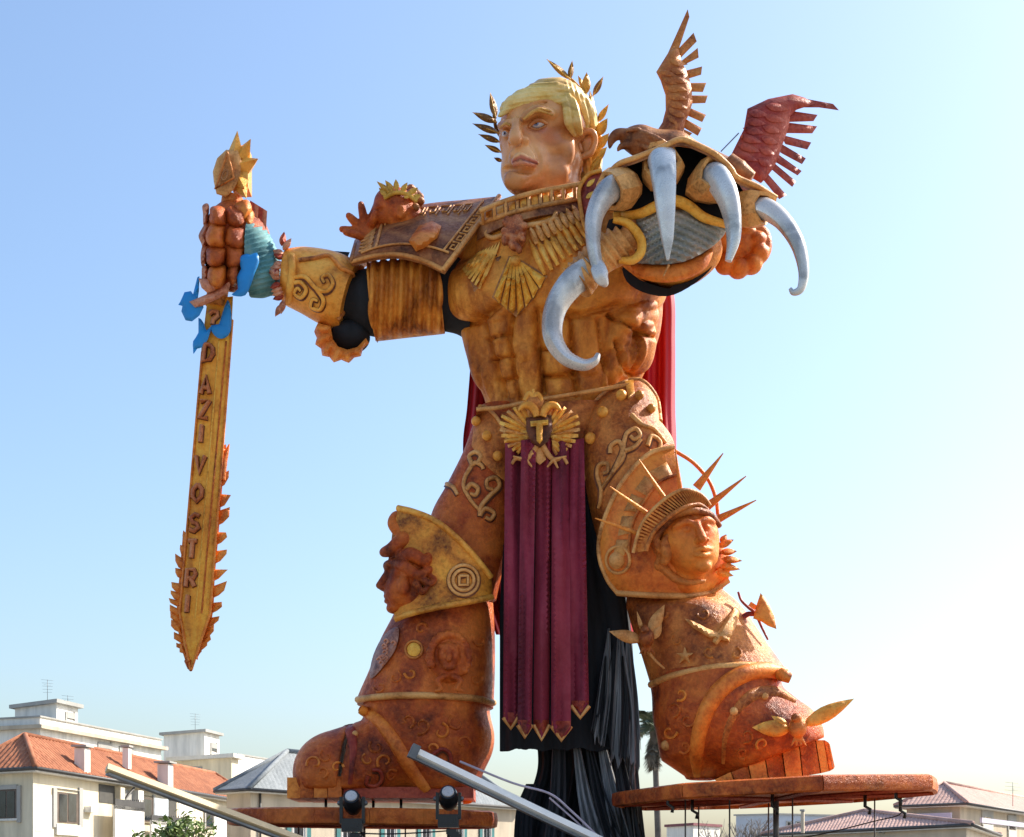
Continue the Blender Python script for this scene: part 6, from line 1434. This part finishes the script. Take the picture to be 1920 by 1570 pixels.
# skylight strip on the roof
# white flats behind
HB = Block('flat_block', 'white flat-roofed apartment block with penthouse tower behind the tiled villa', (75, 1345, 112), (302, 1388), (-60, 1352), PL_W)
HB.slab('coping', HB.H, HB.H + .12, .12, CONC)
tb_ = Block(HB.T, '', (106, 1319, 117), (146, 1328), (28, 1329), PL_W, base=HB.H - .5)
tb_.slab('tower_roof', tb_.H, tb_.H + .3, .45, CONC); tb_.window('R', 124, 1337, 138, 1350, mull=False)
HB.slab('penthouse_eave', HB.H - .9, HB.H - .6, .5, PL_B) ; aerial(89, 1318, 118, 1.9, HB.T); aerial(127, 1318, 118, .6, HB.T, 2)
HB.window('R', 186, 1394, 206, 1420, WFR); HB.window('R', 226, 1402, 246, 1426, WFR)
HC = Block('flat_block', 'cream flat-roofed block with square stair tower right of the white block', (434, 1421, 128), (447, 1424), (322, 1428), PL_C)
HC.slab('coping', HC.H, HC.H + .35, .5, EAVE); HC.window('L', 364, 1440, 377, 1458, mull=False)
tc_ = Block(HC.T, '', (383, 1373, 134), (411, 1380), (307, 1379), PL_W, base=HC.H - .5); tc_.slab('tower_roof', tc_.H, tc_.H + .25, .4, CONC); tc_.window('R', 396, 1394, 405, 1410, mull=False); aerial(366, 1374, 136, 1.8, HC.T)
HD = Block('flat_block', 'plain white flat-roofed block beyond the grey-roofed house', (447, 1416, 150), (640, 1446), (440, 1419), PL_W); HD.slab('coping', HD.H, HD.H + .15, .15, CONC)
# grey roofed house
HE = Block('grey_roof_house', 'beige house with grey hip roof and teal shutters behind the boot', (470, 1481, 75), (968, 1515), (425, 1484), PL_B)
HE.hip(2.3, .5, SLT, hipin=4.2, amp=.02)
for u in (548, 640, 722, 790, 852, 905):
    wd = 22 * (1 - (u - 548) / 900); HE.window('R', u, 1524, u + wd, 1580, WFR, TEAL)
V, F = tube_mesh([HE.pt('R', 489, 1482)[0] + Vector((0, -.15, 0)), HE.pt('R', 489, 1620)[0] + Vector((0, -.15, 0))], .06, n=6); mk('downpipe', V, F, GUT, HE.T)
# houses on the right
RA = Block('pink_roof_house', 'low beige house with faded pink tiled roof under the round platform', (1812, 1547, 70), (1866, 1566), (1440, 1565), PL_B); RA.hip(1.15, .5, TILP, hipin=3.4)
RA.window('L', 1596, 1556, 1604, 1562, mull=False); RA.window('L', 1650, 1556, 1658, 1562, mull=False); RA.chimney(1500, 1522, 1510, 1548, 74, PL_B)
RBk = Block('pink_roof_house', 'taller house with pink gable roof and lilac balcony wall beyond the platform', (1800, 1508, 92), (1990, 1536), (1700, 1512), PL_B); RBk.hip(1.55, .7, TILP, hipin=3.2)
RBk.window('R', 1842, 1520, 1858, 1545); RBk.window('R', 1890, 1530, 1902, 1556); RBk.chimney(1776, 1484, 1786, 1512, 94, PL_C); RBk.quadbox('balcony_wall', 'R', 1806, 1534, 1960, 1560, PL_L, 1.2, .15); RBk.quadbox('balcony_wall', 'L', 1706, 1528, 1800, 1548, PL_L, 1.1, .15)
aerial(1899, 1512, 96, 1.6, RBk.T, 3)
RC = Block('far_block', 'pale far apartment block seen under the round platform', (1460, 1528, 190), (1700, 1534), (1380, 1530), plain('far_plaster', (.46, .50, .56), .9, var=.08, scale=.3)); RC.slab('coping', RC.H, RC.H + .2, .2, CONC)
for u in range(1475, 1690, 18): RC.window('R', u, 1541, u + 8, 1551, WFR, mull=False)
RD = Block('far_block', 'small white far block left of the leafless tree', (1300, 1548, 170), (1350, 1551), (1250, 1551), PL_W); RD.slab('coping', RD.H, RD.H + .3, .3, plain('maroon_coping', (.18, .05, .06), .7))

# =================================================================== plants
LEAF = plain('palm_green', (.16, .19, .11), .6, var=.4, scale=4, bump=0); DEAD = plain('palm_dead', (.15, .125, .09), .8, var=.3, scale=4, bump=0); BARK = plain('bark', (.13, .11, .09), .9, var=.3, scale=3)
PY = 88.0; pb = P(1231, 1640, PY - Y0); pb.z = 0
PT = thing('palm_tree', pb, 'tall thin palm tree with shaggy skirt behind the winged boot', 'palm tree')
top = P(1224, 1372, PY - Y0)
tube('trunk', [pb, pb + Vector((.1, 0, 4)), pb + Vector((-.05, 0, 8)), top], [.26, .2, .18, .2], BARK, PT, n=10)
rnd = random.Random(5)
def frond(c, az, el, L, mat_list):
    V, F = [], []
    n = 9; pts_ = []
    for i in range(n + 1):
        t = i / n; e = el - t * 1.3; pts_.append(t)
    p = Vector(c); dirv = Vector((math.cos(az), math.sin(az), 0)); P_ = [p.copy()]
    for i in range(n):
        e = el - 1.25 * (i / n)**1.3; p = p + (dirv * math.cos(e) + Vector((0, 0, math.sin(e)))) * (L / n); P_.append(p.copy())
    side = Vector((-math.sin(az), math.cos(az), 0))
    for i in range(3, n + 1):
        for k in range(4):
            for s_ in (-1, 1):
                w_ = L * .32 * math.sin(math.pi * (i / (n + 1)) * .9) + .08; q = P_[i] + (P_[i] - P_[i-1]) * (k / 4 - .5)
                tipp = q + side * (s_ * w_ * rnd.uniform(.7, 1.1)) + (P_[i] - P_[i-1]).normalized() * w_ * .8 + Vector((0, 0, -w_ * .35)); b_ = (P_[i] - P_[i-1]).normalized() * .05
                st = len(V); V += [q - b_, q + b_, tipp]; F.append((st, st + 1, st + 2))
    for i in range(n):
        st = len(V); o_ = side * .025; V += [P_[i] - o_, P_[i] + o_, P_[i+1] + o_, P_[i+1] - o_]; F.append((st, st + 1, st + 2, st + 3))
    return V, F
V, F = join([frond(top + Vector((0, 0, .1)), rnd.uniform(0, 6.28), rnd.uniform(.0, 1.35), rnd.uniform(1.3, 2.0), None) for _ in range(46)]); mk('crown', V, F, LEAF, PT, smooth=False)
V, F = join([frond(top + Vector((0, 0, -rnd.uniform(0, 1.0))), rnd.uniform(0, 6.28), rnd.uniform(-1.5, -.9), rnd.uniform(.9, 1.5), None) for _ in range(36)]); mk('dead_skirt', V, F, DEAD, PT, smooth=False)
def branch_tree(name, label, u, Y, ht, mat, spread, lv, leaf=None, nleaf=0, lsz=.15, seed=1):
    r = random.Random(seed); b = P(u, 1640, Y - Y0); b.z = 0; T = thing(name, b, label, 'tree' if 'tree' in name else 'shrub'); parts, tips = [], []
    def grow(p, d, L, rad, n):
        pts_ = [p]
        for i in range(4):
            d = (d + Vector((r.uniform(-.16, .16), r.uniform(-.16, .16), r.uniform(-.04, .12)))).normalized(); p = p + d * (L / 4); pts_.append(p)
        parts.append(tube_mesh(pts_, [rad, rad * .62], n=5, caps=False)); tips.append(p)
        if n:
            for _ in range(r.choice((3, 4))): grow(pts_[r.choice((2, 3, 4))], (d + Vector((r.uniform(-spread, spread), r.uniform(-spread, spread), r.uniform(-.1, .5)))).normalized(), L * r.uniform(.6, .8), rad * .6, n - 1)
    grow(b, Vector((0, 0, 1)), ht * .38, ht * .03, lv)
    V, F = join(parts); mk('trunk', V, F, mat, T)
    if leaf:
        V, F = [], []
        for _ in range(nleaf):
            c = r.choice(tips) + Vector((r.gauss(0, .22), r.gauss(0, .22), r.gauss(0, .2))); a = Vector((r.uniform(-1, 1), r.uniform(-1, 1), r.uniform(-.3, 1))).normalized() * lsz; s_ = a.cross(Vector((r.uniform(-1, 1), r.uniform(-1, 1), 1))).normalized() * lsz * .4; st = len(V)
            V += [c - a, c + s_, c + a, c - s_]; F.append((st, st + 1, st + 2, st + 3))
        mk('crown', V, F, leaf, T, smooth=False)
    return T
branch_tree('bare_tree', 'leafless grey winter tree between the platform posts', 1402, 88, 6.0, plain('grey_bark', (.24, .21, .18), .9), .9, 5, seed=4)
branch_tree('leafy_bush', 'yellow-green leafy bush in front of the villa balcony', 322, 50, 4.4, BARK, .8, 3, plain('bush_green', (.13, .19, .035), .55, var=.5, scale=5, bump=0), 1500, .14, seed=9)
